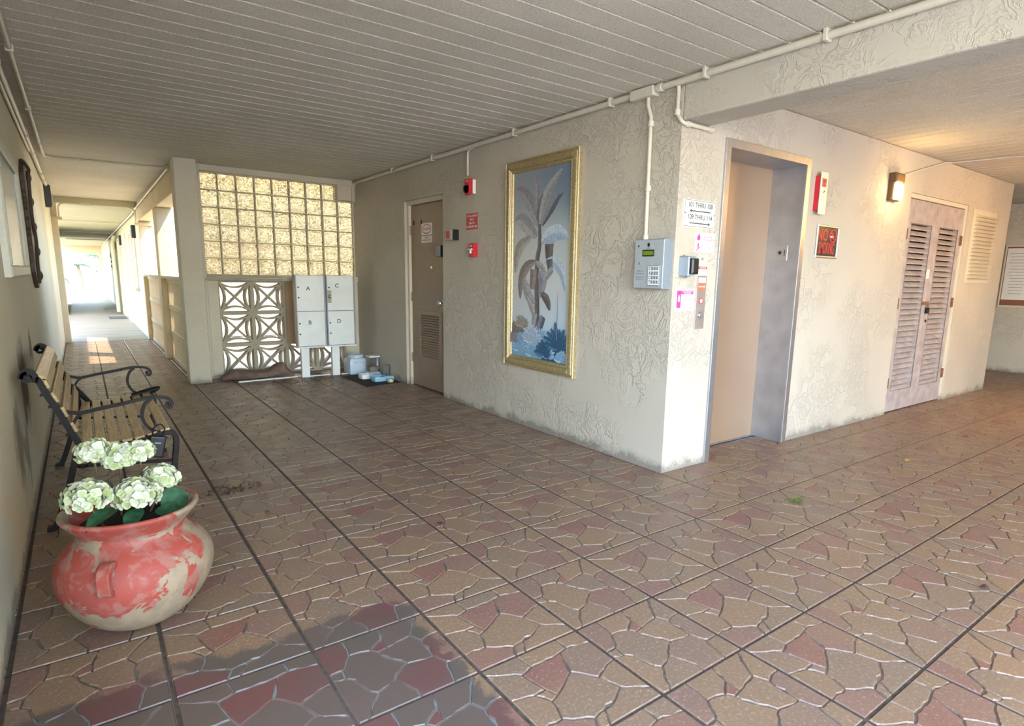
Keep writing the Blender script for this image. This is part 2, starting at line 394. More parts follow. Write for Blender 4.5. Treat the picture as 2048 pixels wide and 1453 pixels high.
# ---- floor: stamped crazy-paving tiles (two stencils), every stone a raised bevelled polygon
TILES=[[[(0.241,1.0),(0.241,0.871),(0.221,0.773),(0.315,0.764),(0.388,0.737),(0.476,0.804),(0.525,0.836),(0.568,1.0)],[(0.241,1.0),(0.0,1.0),(0.0,0.615),(0.112,0.623),(0.142,0.647),(0.188,0.731),(0.221,0.773),(0.241,0.871)],[(0.221,0.773),(0.188,0.731),(0.142,0.647),(0.112,0.623),(0.101,0.506),(0.153,0.461),(0.176,0.349),(0.201,0.268),(0.247,0.227),(0.408,0.296),(0.485,0.362),(0.573,0.416),(0.496,0.532),(0.439,0.636),(0.435,0.683),(0.388,0.737),(0.315,0.764)],[(0.112,0.623),(0.0,0.615),(0.0,0.54),(0.101,0.506)],[(0.388,0.737),(0.435,0.683),(0.522,0.699),(0.525,0.836),(0.476,0.804)],[(0.525,0.836),(0.522,0.699),(0.629,0.724),(0.752,0.744),(0.828,0.861),(0.925,1.0),(0.568,1.0)],[(0.522,0.699),(0.435,0.683),(0.439,0.636),(0.496,0.532),(0.573,0.416),(0.667,0.395),(0.791,0.386),(0.807,0.628),(0.752,0.744),(0.629,0.724)],[(0.752,0.744),(0.807,0.628),(0.881,0.662),(1.0,0.668),(1.0,1.0),(0.925,1.0),(0.828,0.861)],[(0.573,0.416),(0.485,0.362),(0.408,0.296),(0.459,0.174),(0.496,0.083),(0.495,0.0),(0.782,0.0),(0.812,0.139),(0.845,0.262),(0.791,0.386),(0.667,0.395)],[(0.791,0.386),(0.845,0.262),(0.872,0.244),(1.0,0.251),(1.0,0.668),(0.881,0.662),(0.807,0.628)],[(0.845,0.262),(0.812,0.139),(0.782,0.0),(1.0,0.0),(1.0,0.251),(0.872,0.244)],[(0.408,0.296),(0.247,0.227),(0.173,0.144),(0.083,0.0),(0.495,0.0),(0.496,0.083),(0.459,0.174)],[(0.247,0.227),(0.201,0.268),(0.176,0.349),(0.153,0.461),(0.101,0.506),(0.0,0.54),(0.0,0.0),(0.083,0.0),(0.173,0.144)]],[[(0.0,0.93),(0.0,0.588),(0.187,0.544),(0.3,0.549),(0.282,0.619),(0.251,0.781)],[(0.0,0.93),(0.251,0.781),(0.369,0.822),(0.343,1.0),(0.0,1.0)],[(0.251,0.781),(0.282,0.619),(0.3,0.549),(0.337,0.452),(0.467,0.522),(0.588,0.598),(0.679,0.836),(0.6,0.819),(0.369,0.822)],[(0.369,0.822),(0.6,0.819),(0.679,0.836),(0.76,0.852),(0.753,1.0),(0.752,1.0),(0.343,1.0)],[(0.679,0.836),(0.588,0.598),(0.651,0.53),(0.735,0.422),(0.897,0.5),(1.0,0.518),(1.0,0.805),(0.76,0.852)],[(0.76,0.852),(1.0,0.805),(1.0,1.0),(0.753,1.0)],[(0.588,0.598),(0.467,0.522),(0.337,0.452),(0.262,0.421),(0.206,0.244),(0.265,0.193),(0.407,0.117),(0.522,0.14),(0.677,0.182),(0.795,0.249),(0.735,0.422),(0.651,0.53)],[(0.337,0.452),(0.3,0.549),(0.187,0.544),(0.262,0.421)],[(0.735,0.422),(0.795,0.249),(1.0,0.107),(1.0,0.518),(0.897,0.5)],[(0.795,0.249),(0.677,0.182),(0.522,0.14),(0.452,0.0),(1.0,0.0),(1.0,0.107)],[(0.522,0.14),(0.407,0.117),(0.36,0.0),(0.452,0.0)],[(0.407,0.117),(0.265,0.193),(0.206,0.244),(0.0,0.244),(0.0,0.0),(0.36,0.0)],[(0.206,0.244),(0.262,0.421),(0.187,0.544),(0.0,0.588),(0.0,0.244)]]]
GX, GY, DX, DY = 1.71235, 1.45597, 0.40043, 0.40878
def build_floor():
    rng = np.random.default_rng(3)
    V = []; Fc = []; mi = []; sv = []; nv = 0
    def rough_poly(P, seed, seg):
        r = np.random.default_rng(seed); out = []
        n = len(P)
        for i in range(n):
            a, b = P[i], P[(i + 1) % n]; L = np.linalg.norm(b - a); k = max(1, int(L / seg)); nrm = np.array([-(b - a)[1], (b - a)[0]]) / (L + 1e-9)
            edge = (abs(a - b) < 1e-6) & ((a < 1e-6) | (a > DX - 1e-3))
            for j in range(k):
                t = j / k; amp = 0.0028 if not edge.any() else 0.0012
                out.append(a + (b - a) * t + (nrm * r.normal(0, amp) if j else 0))
        return np.array(out)
    def inset(P, d):
        c = []; n = len(P)
        for i in range(n):
            a, b, e = P[i - 1], P[i], P[(i + 1) % n]
            u = b - a; w = e - b; u = u / (np.linalg.norm(u) + 1e-9); w = w / (np.linalg.norm(w) + 1e-9)
            n1 = np.array([-u[1], u[0]]); n2 = np.array([-w[1], w[0]]); m = n1 + n2; l = np.linalg.norm(m)
            if l < .3: m = n1; l = 1
            m = m / l; q = d / max(.45, float(m @ n1)); c.append(b + m * q)
        return np.array(c)
    proto = {}
    for ti, T in enumerate(TILES):
        for seg in (.02, .2):
            L = []
            for k, poly in enumerate(T):
                P = np.array(poly, float) * (DX, DY)
                if seg < .1: P = rough_poly(P, ti * 50 + k, seg)
                A = inset(P, .0024); B = inset(P, .0052)
                D = lambda Q, e: np.c_[Q[:, 0].clip(e, DX - e), Q[:, 1].clip(e * .8, DY - e * .8)]
                A = D(A, .0062); B = D(B, .0092)
                L.append((A, B))
            proto[(ti, seg)] = L
    i0, i1 = -6, 24; j0, j1 = -6, 28
    for i in range(i0, i1):
        for j in range(j0, j1):
            x, y = GX + i * DX, GY + j * DY
            if x < -.75 or x > 10.9 or y < -.6 or y > 12.6: continue
            if x > 3.0 and x < 8.6 and y > 2.6: continue
            if y > 7.8 and x > 1.3: continue
            dist = math.hypot(x, y); seg = .02 if dist < 6.5 else .2
            ti = 0 if i % 2 else 1
            for k, (A, B) in enumerate(proto[(ti, seg)]):
                n = len(A); z0, z1 = -.0045, 0.0
                base = np.array([x, y])
                V.append(np.c_[A + base, np.full(n, z0)]); V.append(np.c_[B + base, np.full(n, z1)])
                tone = rng.random() * .6
                deep, pink = ((4,), (1, 9, 8)) if ti == 0 else ((2,), (11, 4))
                if k in deep: tone = .80 + rng.random() * .18
                elif k in pink: tone = .62 + rng.random() * .16
                Fc.append([nv + n + q for q in range(n)]); sv.append(tone)
                for q in range(n):
                    q2 = (q + 1) % n; Fc.append([nv + q, nv + q2, nv + n + q2, nv + n + q]); sv.append(tone)
                nv += 2 * n
    me = bpy.data.meshes.new('floor'); me.from_pydata(np.vstack(V).tolist(), [], Fc)
    me.materials.append(M['stone'])
    at = me.attributes.new('stone', 'FLOAT', 'FACE'); at.data.foreach_set('value', sv)
    return me
fl = sempty('floor', (0, 0, 0))
fo = bpy.data.objects.new('paving_stones', build_floor()); COL.objects.link(fo); fo.parent = fl; ORG[fo] = Vector((0, 0, 0))
fo['kind'] = 'structure'
b = MB(); b.box(-.9, 11.5, -2.1, 7.82, -.12, -.0045); b.box(2.9, 11.5, -4.2, -2.1, -.12, -.0045); b.box(-.9, 1.12, 7.82, 12.75, -.12, -.0045)
o = b.build('grout_bed', M['grout'], fl); o['kind'] = 'structure'
b = MB(); b.box(-.32, .92, 12.75, 40, -.12, .002); o = b.build('walkway_concrete', M['conc'], fl); o['kind'] = 'structure'
# tooled straight score lines (darker, wider than the stone joints)
b = MB()
for i in range(-5, 24):
    x = GX + i * DX; y1 = 2.45 if 3.0 < x < 8.7 else (7.78 if x > 1 else 12.6)
    w_ = .0055
    n = 60; rr = random.Random(i); y0 = -.6; pts = []
    vs = []; fs = []
    for k in range(n + 1):
        y = y0 + (y1 - y0) * k / n; a = rr.uniform(-.0012, .0012); c = rr.uniform(-.0012, .0012)
        vs += [(x - w_ + a, y, -.0038), (x + w_ + c, y, -.0038)]
    for k in range(n): fs.append((2 * k, 2 * k + 1, 2 * k + 3, 2 * k + 2))
    b.raw(vs, fs)
for j in range(-4, 20):
    y = GY + j * DY
    if y > 7.7: break
    x0, x1 = (-.3, 10.8) if y < 2.45 else (-.3, 2.92); n = 60; w_ = .0042; rr = random.Random(100 + j); vs = []; fs = []
    for k in range(n + 1):
        x = x0 + (x1 - x0) * k / n; a = rr.uniform(-.0012, .0012); c = rr.uniform(-.0012, .0012)
        vs += [(x, y - w_ + a, -.0037), (x, y + w_ + c, -.0037)]
    for k in range(n): fs.append((2 * k, 2 * k + 1, 2 * k + 3, 2 * k + 2))
    b.raw(vs, fs)
o = b.build('score_lines', M['groove'], fl, recalc=False); o['kind'] = 'structure'

# ---- walls
def wall(name, parts, mat, fr=None):
    b = MB(fr)
    for p in parts: b.box(*p)
    return struct(b.build(name, mat))
# long wall with the door and the palm picture (x 2.925), door opening y 5.40..6.29, z 0..2.03
wall('wall_right', [(2.925, 3.2, 2.60, 5.41, 0, CZ), (2.925, 3.2, 6.29, 7.82, 0, CZ), (2.925, 3.2, 5.41, 6.29, 2.03, CZ)], M['wall'])
# elevator wall (y 2.474): elevator opening x 3.37..4.345 z..2.11 ; louvred doors x 6.11..7.49 z..2.05
wall('wall_front', [(2.925, 3.37, 2.474, 2.60, 0, CZ), (3.37, 4.345, 2.474, 2.60, 2.11, CZ), (4.345, 6.10, 2.474, 2.60, 0, CZ),
                    (6.10, 7.50, 2.474, 2.60, 2.06, CZ), (7.50, 8.76, 2.474, 2.60, 0, CZ)], M['wall'])
wall('wall_side', [(8.60, 8.76, 2.60, 7.82, 0, CZ)], M['wall'])
wall('wall_left', [(-.55, -.3, .9, 12.70, 0, CZ)], M['wall_left'])
wall('wall_far', [(10.84, 11.1, -4.2, 7.82, 0, CZ)], M['wall'])
# back wall below glass block: plinth rail, corner pier and solid right strip
wall('wall_back', [(1.15, 1.262, 7.72, 7.92, 0, 1.135), (2.745, 2.925, 7.76, 7.92, 0, 1.135), (1.15, 2.925, 7.74, 7.92, 1.135, 1.20),
                   (1.15, 2.925, 7.72, 7.92, 2.335, CZ), (2.70, 2.925, 7.74, 7.92, 2.155, 2.335), (8.76, 10.84, 7.7, 7.92, 0, CZ)], M['pier'])
b = MB(); b.box(1.10, 1.97, 7.66, 7.74, 1.135, 1.16); b.box(1.10, 1.97, 7.68, 7.74, 1.175, 1.198); struct(b.build('trim_1', M['breeze'], bevel=.004))
# free-standing column beside the walkway
b = MB(); b.box(.872, 1.09, 7.42, 7.66, 0, CZ); b.box(.90, 1.15, 7.66, 7.92, 0, CZ); struct(b.build('trim_2', M['pier'], bevel=.012))
# header beam of the walkway openings, second pillar, end piers, ledges
b = MB(); b.box(.90, 1.10, 7.66, 12.75, 2.085, CZ); struct(b.build('trim_3', M['pale'], bevel=.01))
b = MB(); b.box(.89, 1.10, 9.78, 10.08, 0, 2.085); struct(b.build('trim_4', M['pale'], bevel=.012))
b = MB(); b.box(.90, 1.02, 12.72, 13.0, 0, 2.3); b.box(.84, 1.12, 12.68, 12.74, 2.0, 2.05); struct(b.build('trim_5', M['pale'], bevel=.008))
b = MB(); b.box(-.5, -.215, 12.70, 12.95, 0, 2.3); b.box(-.5, -.15, 12.66, 12.74, 2.02, 2.065); struct(b.build('trim_6', M['pale'], bevel=.008))
# neighbour wing: its end wall facing us and its long wall along the walkway, with recesses for windows and doors
wall('wall_wing', [(1.02, 6.0, 12.75, 12.95, 0, 3.0)], M['pale'])
wall('wall_walkway', [(.92, 1.1, 12.95, 36.0, 0, 2.32)], simple('pale_green_cream_paint', (.40, .39, .24), .7, var=.05, sc=1))
# long beam between the two halls
b = MB(); b.box(2.925, 3.165, -4.2, 2.474, 2.165, CZ); struct(b.build('trim_7', M['beam'], bevel=.012))
# ---- ceilings: planks with v-grooves (main hall, right hall, walkway), smooth slab beyond
def planks(name, x0, x1, y0, y1, z, mat, pitch=.1535, top=.22, along_y=False):
    if along_y: x0, x1, y0, y1 = y0, y1, x0, x1
    b = MB(); n0 = math.floor((y0 - 3.203) / pitch); y = 3.203 + n0 * pitch
    prof = []
    while y < y1:
        a, c = max(y, y0), min(y + pitch, y1)
        if c - a > .02: prof += [(a + .004, z + .012), (a + .008, z), (c - .008, z), (c - .004, z + .012)]
        y += pitch
    prof = [(y0, z + .012)] + prof + [(y1, z + .012), (y1, z + top), (y0, z + top)]
    n = len(prof)
    vs = [(x0, p, q) for p, q in prof] + [(x1, p, q) for p, q in prof]
    fs = [list(range(n))[::-1], list(range(n, 2 * n))] + [(i, (i + 1) % n, n + (i + 1) % n, n + i) for i in range(n)]
    if along_y: vs = [(p[1], p[0], p[2]) for p in vs]
    b.raw(vs, fs); return struct(b.build(name, mat))
cl = planks('ceiling', -.6, 2.93, -2.1, 8.0, CZ, M['ceil'])
planks('ceiling', 3.16, 11.2, -4.2, 8.0, CZ + .005, M['ceil'], along_y=True)
planks('ceiling', -.6, 1.1, 8.0, 12.75, CZ, M['ceil'])
b = MB(); b.box(-.6, 1.15, 12.75, 36, 2.30, 2.5)
for yy in (17, 22, 27.5): b.box(-.3, .92, yy, yy + .3, 2.27, 2.31)
struct(b.build('ceiling', M['smoothceil']))
b = MB(); b.box(1.1, 6.0, 8.0, 8.35, CZ, CZ + .22); struct(b.build('trim_8', M['pale']))
# far end: portal, ramp wall of the stair on the left
b = MB(); b.box(-.6, -.22, 36, 36.2, 0, 2.5); b.box(.80, 1.6, 36, 36.2, 0, 2.5); b.box(-.22, .8, 36, 36.2, 1.93, 2.5); struct(b.build('trim_9', M['pale']))
b = MB(FR((-.75, 0, 0), (0, 1, 0), (0, 0, 1), (1, 0, 0))); b.prism([(20, 0), (27, 0), (27, 2.2), (20, 2.55)], 0, .15)
struct(b.build('wall_stair', simple('pale_blue_grey_paint', (.55, .60, .56), .7, var=.03)))
b = MB(); b.box(-60, -.9, -2.1, 60, -.3, -.12); b.box(1.12, 60, 7.92, 60, -.3, -.02); b.box(-.9, 1.2, 40, 60, -.3, -.12); b.box(-.9, -.25, 12.95, 40, -.3, -.02)
struct(b.build('ground', M['lawn']))
b = MB(); b.box(-30, 2.9, -40, -2.1, -.12, -.02); b.box(2.9, 40, -40, -4.2, -.12, -.02); struct(b.build('ground', M['bounce_ground']))

# added unseen wall behind the viewpoint, blocks sky light from the elevator wall
wall('wall_sky_blocker', [(4.4, 40, -5.4, -5.1, -.02, 6.0)], simple('dark_olive_blocker', (.30, .28, .22), .8, var=.05))
# ---- glass block window: 9 x 6 blocks, one missing at top right
win = sempty('window_1', (1.15, 7.83, 1.2))
bw, bh = (2.925 - 1.15 - .01) / 9, (2.335 - 1.20) / 6
def block_mesh():
    b = MB(FR((0, 0, 0))); a, c, d, e = -bw / 2 + .006, bw / 2 - .006, -bh / 2 + .006, bh / 2 - .006
    for w0, w1, q0, q1 in ((-.04, .028, 0, 0),):
        b.raw([(a, d, w0), (c, d, w0), (c, e, w0), (a, e, w0), (a, d, .024), (c, d, .024), (c, e, .024), (a, e, .024),
               (a + .014, d + .014, .036), (c - .014, d + .014, .036), (c - .014, e - .014, .036), (a + .014, e - .014, .036),
               (a + .024, d + .024, .028), (c - .024, d + .024, .028), (c - .024, e - .024, .028), (a + .024, e - .024, .028)],
              [(3, 2, 1, 0), (0, 1, 5, 4), (1, 2, 6, 5), (2, 3, 7, 6), (3, 0, 4, 7), (4, 5, 9, 8), (5, 6, 10, 9), (6, 7, 11, 10), (7, 4, 8, 11),
               (8, 9, 13, 12), (9, 10, 14, 13), (10, 11, 15, 14), (11, 8, 12, 15), (12, 13, 14, 15)])
    return b
first = None
for r in range(6):
    for c in range(9):
        if r == 5 and c == 8: continue
        P = (1.15 + bw * (c + .5), 0, 1.20 + bh * (r + .5))
        if first is None:
            first = block_mesh().build('glass_block', M['glassblock'], at=(0, 0, 0)); o = first
        else: o = first.copy(); COL.objects.link(o)
        o.parent = win; o.location = (P[0] - 1.15, 0, P[2] - 1.2); o['kind'] = 'structure'
b = MB(FR((1.15, 7.83, 1.20)))
for c in range(10): b.box(bw * c - .0058, bw * c + .0058, 0, bh * 6, -.035, .027)
for r in range(7): b.box(0, bw * 9, bh * r - .0058, bh * r + .0058, -.0352, .0272)
o = b.build('mortar_grid', M['mortar'], win); o['kind'] = 'structure'

# ---- breeze-block screen: each block a square with crossed bars and four inward arcs
bs = sempty('wall_screen', (1.262, 7.82, 0))
def breeze_mb(p, h):
    b = MB(FR((0, 0, 0))); t = .022
    b.box(0, t, 0, h, -.07, .05); b.box(p - t, p, 0, h, -.07, .05); b.box(t, p - t, 0, t, -.07, .05); b.box(t, p - t, h - t, h, -.07, .05)
    a0, a1, c0, c1 = t, p - t, t, h - t; cx, cy = (a0 + a1) / 2, (c0 + c1) / 2; q = .11
    def arc(A, B, C): return [((1 - s) ** 2 * A[0] + 2 * s * (1 - s) * C[0] + s * s * B[0], (1 - s) ** 2 * A[1] + 2 * s * (1 - s) * C[1] + s * s * B[1]) for s in [k / 12 for k in range(13)]]
    for pl in (arc((a0, c0), (a1, c0), (cx, c0 + q)), arc((a0, c1), (a1, c1), (cx, c1 - q)), arc((a0, c0), (a0, c1), (a0 + q, cy)), arc((a1, c0), (a1, c1), (a1 - q, cy))):
        b.bar(pl, .011, .05)
    b.bar([(a0, c0), (a1, c1)], .010, .048); b.bar([(a0, c1), (a1, c0)], .010, .046)
    return b
bp, bhh = .3707, .378; f0 = None
for c in range(4):
    for r in range(3):
        if f0 is None: f0 = breeze_mb(bp, bhh).build('breeze_block', M['breeze'], at=(0, 0, 0)); o = f0
        else: o = f0.copy(); COL.objects.link(o)
        o.parent = bs; o.location = (c * bp, 0, r * bhh); o['kind'] = 'structure'
b = MB(); b.box(2.005, 2.745, 7.735, 7.742, .375, 1.13)
o = tag(b.build('backing_panel', M['panel'], at=(2.4, 7.74, .375)), 'thin beige panel covering the upper blocks of the pierced screen behind the metal cabinets', 'panel')

# ---- balustrades of slotted blocks in the walkway openings
for (y0, y1) in ((7.92, 9.78), (10.08, 12.70)):
    b = MB(); n = int((y1 - y0) / .09)
    b.box(.90, 1.08, y0, y1, 1.13, 1.165); b.box(.96, 1.04, y0, y1, .0, .05); b.box(.96, 1.04, y0, y1, 1.08, 1.13)
    for zz in (.375, .74): b.box(.96, 1.04, y0, y1, zz - .03, zz + .03)
    for k in range(n + 1):
        yy = y0 + (y1 - y0) * k / n; b.box(.97, 1.03, yy - .018, yy + .018, .05, 1.08)
    o = b.build('balustrade', M['pale'], at=(.99, (y0 + y1) / 2, 0))
    tag(o, 'cream slotted block balustrade between column and first walkway pillar' if y0 < 9 else 'cream slotted block balustrade beyond the first walkway pillar', 'balustrade', 'balustrades along the walkway')

# ================================================================== DOORS
# ---- elevator
d = sempty('door_1', (3.85, 2.474, 0)); fr = EW(0)
b = MB(fr); b.prism([(3.345, 0), (3.40, 0), (3.40, 2.075), (4.305, 2.075), (4.305, 0), (4.36, 0), (4.36, 2.13), (3.345, 2.13)], -.002, .014)
o = b.build('door_frame', M['steel'], d, bevel=.003)
b = MB(fr); b.box(3.372, 3.40, 0, 2.11, -.29, 0); b.box(4.305, 4.343, 0, 2.11, -.29, 0); b.box(3.40, 4.305, 2.075, 2.108, -.29, 0)
o = b.build('door_jamb', M['steel_side'], d)
b = MB(fr); b.box(3.40, 4.305, .004, 2.075, -.285, -.26); o = b.build('door_panel', M['eldoor'], d)
b = MB(fr); b.box(3.40, 4.305, 0, .003, -.29, -.24); b.build('door_sill', M['steel'], d)
b = MB(fr); b.box(3.372, 4.343, 0, 2.11, -.34, -.295); b.build('door_backing', M['dark'], d)
# floor number plate on the right jamb
jf = FR((4.305, 2.60, 1.455), (0, -1, 0), (0, 0, 1), (-1, 0, 0))
b = MB(jf); b.cbox(-.045, .045, -.055, .055, 0, .004, .001); pl = b.build('floor_plate', M['steel'], d)
text('numeral', '1', jf, .022, 0, .004, .06, M['black'], pl)
b = MB(jf); star = [(-.015 + .022 * math.cos(PI / 2 + k * PI / 5) * (1 if k % 2 == 0 else .42), .004 + .022 * math.sin(PI / 2 + k * PI / 5) * (1 if k % 2 == 0 else .42)) for k in range(10)]
b.prism(star, .004, .005); b.build('star', M['black'], pl)

# ---- brown service door in the long wall
d = sempty('door_2', (2.925, 5.85, 0)); fr = RW(6.29)       # u 0..0.88 from the hinge side
b = MB(fr); b.prism([(0, 0), (.045, 0), (.045, 1.985), (.88, 1.985), (.88, 2.03), (0, 2.03)], -.16, -.03); b.box(.862, .88, 0, 1.985, -.16, -.045)
b.build('door_frame', M['pier'], d)
b = MB(fr); b.box(.048, .860, .012, 1.98, -.10, -.058); dp = b.build('door_panel', M['brown'], d, bevel=.003)
b = MB(fr); b.box(0, .88, 0, 2.03, -.26, -.17); b.build('door_backing', M['dark'], d)
b = MB(fr); g0, g1, h0, h1 = .22, .76, .30, .86
b.prism([(g0, h0), (g1, h0), (g1, h0 + .045), (g0, h0 + .045)], -.058, -.04); b.prism([(g0, h1 - .045), (g1, h1 - .045), (g1, h1), (g0, h1)], -.058, -.04)
b.prism([(g0, h0 + .045), (g0 + .05, h0 + .045), (g0 + .05, h1 - .045), (g0, h1 - .045)], -.058, -.04); b.prism([(g1 - .05, h0 + .045), (g1, h0 + .045), (g1, h1 - .045), (g1 - .05, h1 - .045)], -.058, -.04)
b.box(g0 + .05, g1 - .05, h0 + .045, h1 - .045, -.057, -.0565, 1)
n = 17
for k in range(n):
    z = h0 + .045 + (h1 - h0 - .09) * k / n; q = (h1 - h0 - .09) / n
    b.raw([(g0 + .05, z, -.042), (g1 - .05, z, -.042), (g1 - .05, z + q * .8, -.056), (g0 + .05, z + q * .8, -.056), (g0 + .05, z + .006, -.041), (g1 - .05, z + .006, -.041)],
          [(0, 1, 2, 3), (0, 4, 5, 1), (4, 3, 2, 5)])
b.build('louver_grille', [M['brown'], M['dark']], d)
for z in (.32, 1.0, 1.72):
    b = MB(fr); b.tube([(.047, z - .05, -.05), (.047, z + .05, -.05)], .009, 8); b.box(.02, .075, z - .05, z + .05, -.056, -.052); b.build('hinge', M['brown'], d)
b = MB(fr); b.lathe([(.032, -.058), (.032, -.05), (.012, -.048), (.012, -.02), (.024, -.012), (.029, .0), (.024, .012), (.01, .016)], (.80, .96, 0), 20)
b.build('door_knob', M['steel'], d, smooth=True)
b = MB(fr); b.lathe([(.016, -.058), (.016, -.05)], (.52, 1.32, 0), 16); b.build('peephole_cover', M['white'], d)
b = MB(fr); b.cbox(.30, .54, 1.66, 1.78, -.058, -.056, .0005); b.cbox(.30, .54, 1.58, 1.65, -.058, -.056, .0005); sg = b.build('door_notice', M['paper'], d)
b = MB(fr); oval = [(.42 + .105 * math.cos(a * PI / 16), 1.72 + .05 * math.sin(a * PI / 16)) for a in range(32)]; b.prism(oval, -.056, -.0555)
b.prism([(.42 + .095 * math.cos(a * PI / 16), 1.72 + .04 * math.sin(a * PI / 16)) for a in range(32)], -.0555, -.055, 1)
b.build('oval_border', [M['redsign'], M['paper']], sg)
text('sign_lettering', 'DANGER', fr, .42, 1.72, -.055, .038, M['redsign'], sg)
for k in range(2): text('sign_lettering', ('KEEP OUT', 'AUTHORIZED ONLY')[k], fr, .42, 1.63 - k * .025, -.0555, .02, M['redsign'], sg)
for (u_, v_) in ((.12, 1.80), (.30, 1.80)):
    b = MB(fr); b.box(u_ - .01, u_ + .01, v_ - .025, v_ + .02, -.058, -.054); b.build('old_bracket', M['dark'], d)
b = MB(fr); b.cbox(.715, .805, 1.425, 1.54, -.058, -.012, .006); b.box(.718, .802, 1.43, 1.535, -.012, -.006, 1)
kp = b.build('keypad_lock', [M['black'], M['grey']], d)

# ---- louvred double doors
d = sempty('door_3', (6.8, 2.474, 0)); fr = EW(0)
b = MB(fr); b.prism([(6.10, 0), (6.135, 0), (6.135, 2.02), (7.455, 2.02), (7.455, 0), (7.50, 0), (7.50, 2.06), (6.10, 2.06)], -.10, -.012); b.build('door_frame', M['pier'], d, bevel=.003)
b = MB(fr); b.box(6.10, 7.50, 0, 2.06, -.2, -.13); b.build('door_backing', M['dark'], d)
for k, (x0, x1) in enumerate(((6.14, 6.793), (6.797, 7.45))):
    b = MB(fr); w0, w1 = -.065, -.025; s0, s1 = x0 + .095, x1 - .095; z0, z1, z2, z3 = .012, .215, 1.80, 2.015
    b.box(x0, s0, z0, z3, w0, w1); b.box(s1, x1, z0, z3, w0, w1); b.box(s0, s1, z0, z1, w0, w1); b.box(s0, s1, z2, z3, w0, w1)
    leaf = b.build('door_leaf', M['louv'], d)
    b = MB(fr); n = 30
    for q in range(n):
        z = z1 + (z2 - z1) * (q + .5) / n; h = (z2 - z1) / n
        f0, f1, e0, e1 = z - h * .50, z + h * .22, -.028, -.068
        b.raw([(s0, f0, e0), (s1, f0, e0), (s1, f1, e1), (s0, f1, e1), (s0, f0 + .009, e0), (s1, f0 + .009, e0), (s1, f1 + .009, e1), (s0, f1 + .009, e1)],
              [(0, 1, 2, 3), (7, 6, 5, 4), (4, 5, 1, 0), (5, 6, 2, 1), (6, 7, 3, 2), (7, 4, 0, 3)])
    b.build('louver_slats', M['louv'], leaf)
    b = MB(fr)
    b.box(s0 - .006, s0, z1, z2, -.028, -.022); b.box(s1, s1 + .006, z1, z2, -.028, -.022); b.box(s0, s1, z2, z2 + .006, -.028, -.022); b.box(s0, s1, z1 - .006, z1, -.028, -.022)
    b.build('louver_bead', M['louvd'], leaf)
    for z in (.30, 1.06, 1.70):
        xh = x0 - .002 if k == 0 else x1 + .002
        b = MB(fr); b.box(xh - .022, xh + .022, z - .05, z + .05, -.026, -.018); b.tube([(xh, z - .05, -.012), (xh, z + .05, -.012)], .008, 8)
        b.build('hinge', M['rust'], leaf)
b = MB(fr); b.box(6.70, 6.84, 1.045, 1.075, -.025, -.012); b.tube([(6.80, 1.05, -.01), (6.80, 1.0, -.005), (6.825, 1.0, -.005), (6.825, 1.05, -.01)], .005, 8)
b.build('hasp', M['rust'], d)
b = MB(fr); b.cbox(6.79, 6.835, .955, 1.015, -.02, .004, .004); b.build('padlock', M['iron'], d)
b = MB(fr); b.cbox(6.72, 6.79, 1.30, 1.39, -.025, -.023, .0005); b.build('faded_sticker', M['paper'], d)
b = MB(fr); b.lathe([(.014, -.025), (.014, -.018)], (6.84, .88, 0), 14); b.build('key_cylinder', M['dark'], d)

# ---- wall vent with ribs
t = thing('wall_vent', (7.98, 2.474, 1.65), 'cream louvered vent set high in the wall right of the louvred doors', 'vent'); fr = EW(0)
b = MB(fr); b.prism([(7.64, 1.27), (8.34, 1.27), (8.34, 2.04), (7.64, 2.04)], 0, .006); b.build('vent_plate', M['pier'], t, bevel=.002)
b = MB(fr); n = 17
for q in range(n):
    z = 1.32 + (2.0 - 1.32) * q / n; h = (2.0 - 1.32) / n
    b.raw([(7.70, z, .042), (8.28, z, .042), (8.28, z + h * .72, .006), (7.70, z + h * .72, .006), (7.70, z, .006), (8.28, z, .006)], [(0, 1, 2, 3), (4, 5, 1, 0), (0, 3, 4), (1, 5, 2)])
b.build('vent_slats', M['pier'], t)

# ================================================================== THINGS ON THE LONG WALL
def sign_box(t, name, fr, u0, u1, v0, v1, w0, w1, mat, ch=.002): b = MB(fr); b.cbox(u0, u1, v0, v1, w0, w1, ch); return b.build(name, mat, t)
# fire strobe
t = thing('fire_alarm_strobe', (2.925, 4.90, 2.06), 'red fire alarm strobe with clear lens high on the wall above the pull station', 'fire alarm'); fr = RW(4.835, 2.03)
sign_box(t, 'back_box', fr, -.045, .045, -.06, .06, 0, .03, M['offwhite'], .003)
sign_box(t, 'alarm_body', fr, -.048, .042, -.068, .068, .03, .065, M['red'], .008)
b = MB(fr); b.lathe([(.034, .065), (.033, .075), (.024, .09), (.008, .096)], (0, -.022, 0), 20, sq=.6); b.build('lens', M['clear'], t, smooth=True)
text('lettering', 'FIRE', fr, 0, .045, .0652, .026, M['paper'], t)
# red sign
t = thing('red_sign', (2.925, 4.85, 1.732), 'small red sign with pale lettering on the wall between strobe and pull station', 'sign'); fr = RW(4.85, 1.732)
sign_box(t, 'sign_plate', fr, -.098, .098, -.072, .072, 0, .004, M['redsign'], .001)
for k, s_ in enumerate(('LOCAL ALARM', 'ONLY', 'DIAL 911', 'TO REPORT FIRE')): text('lettering', s_, fr, 0, .048 - .032 * k, .004, .026, M['paper'], t)
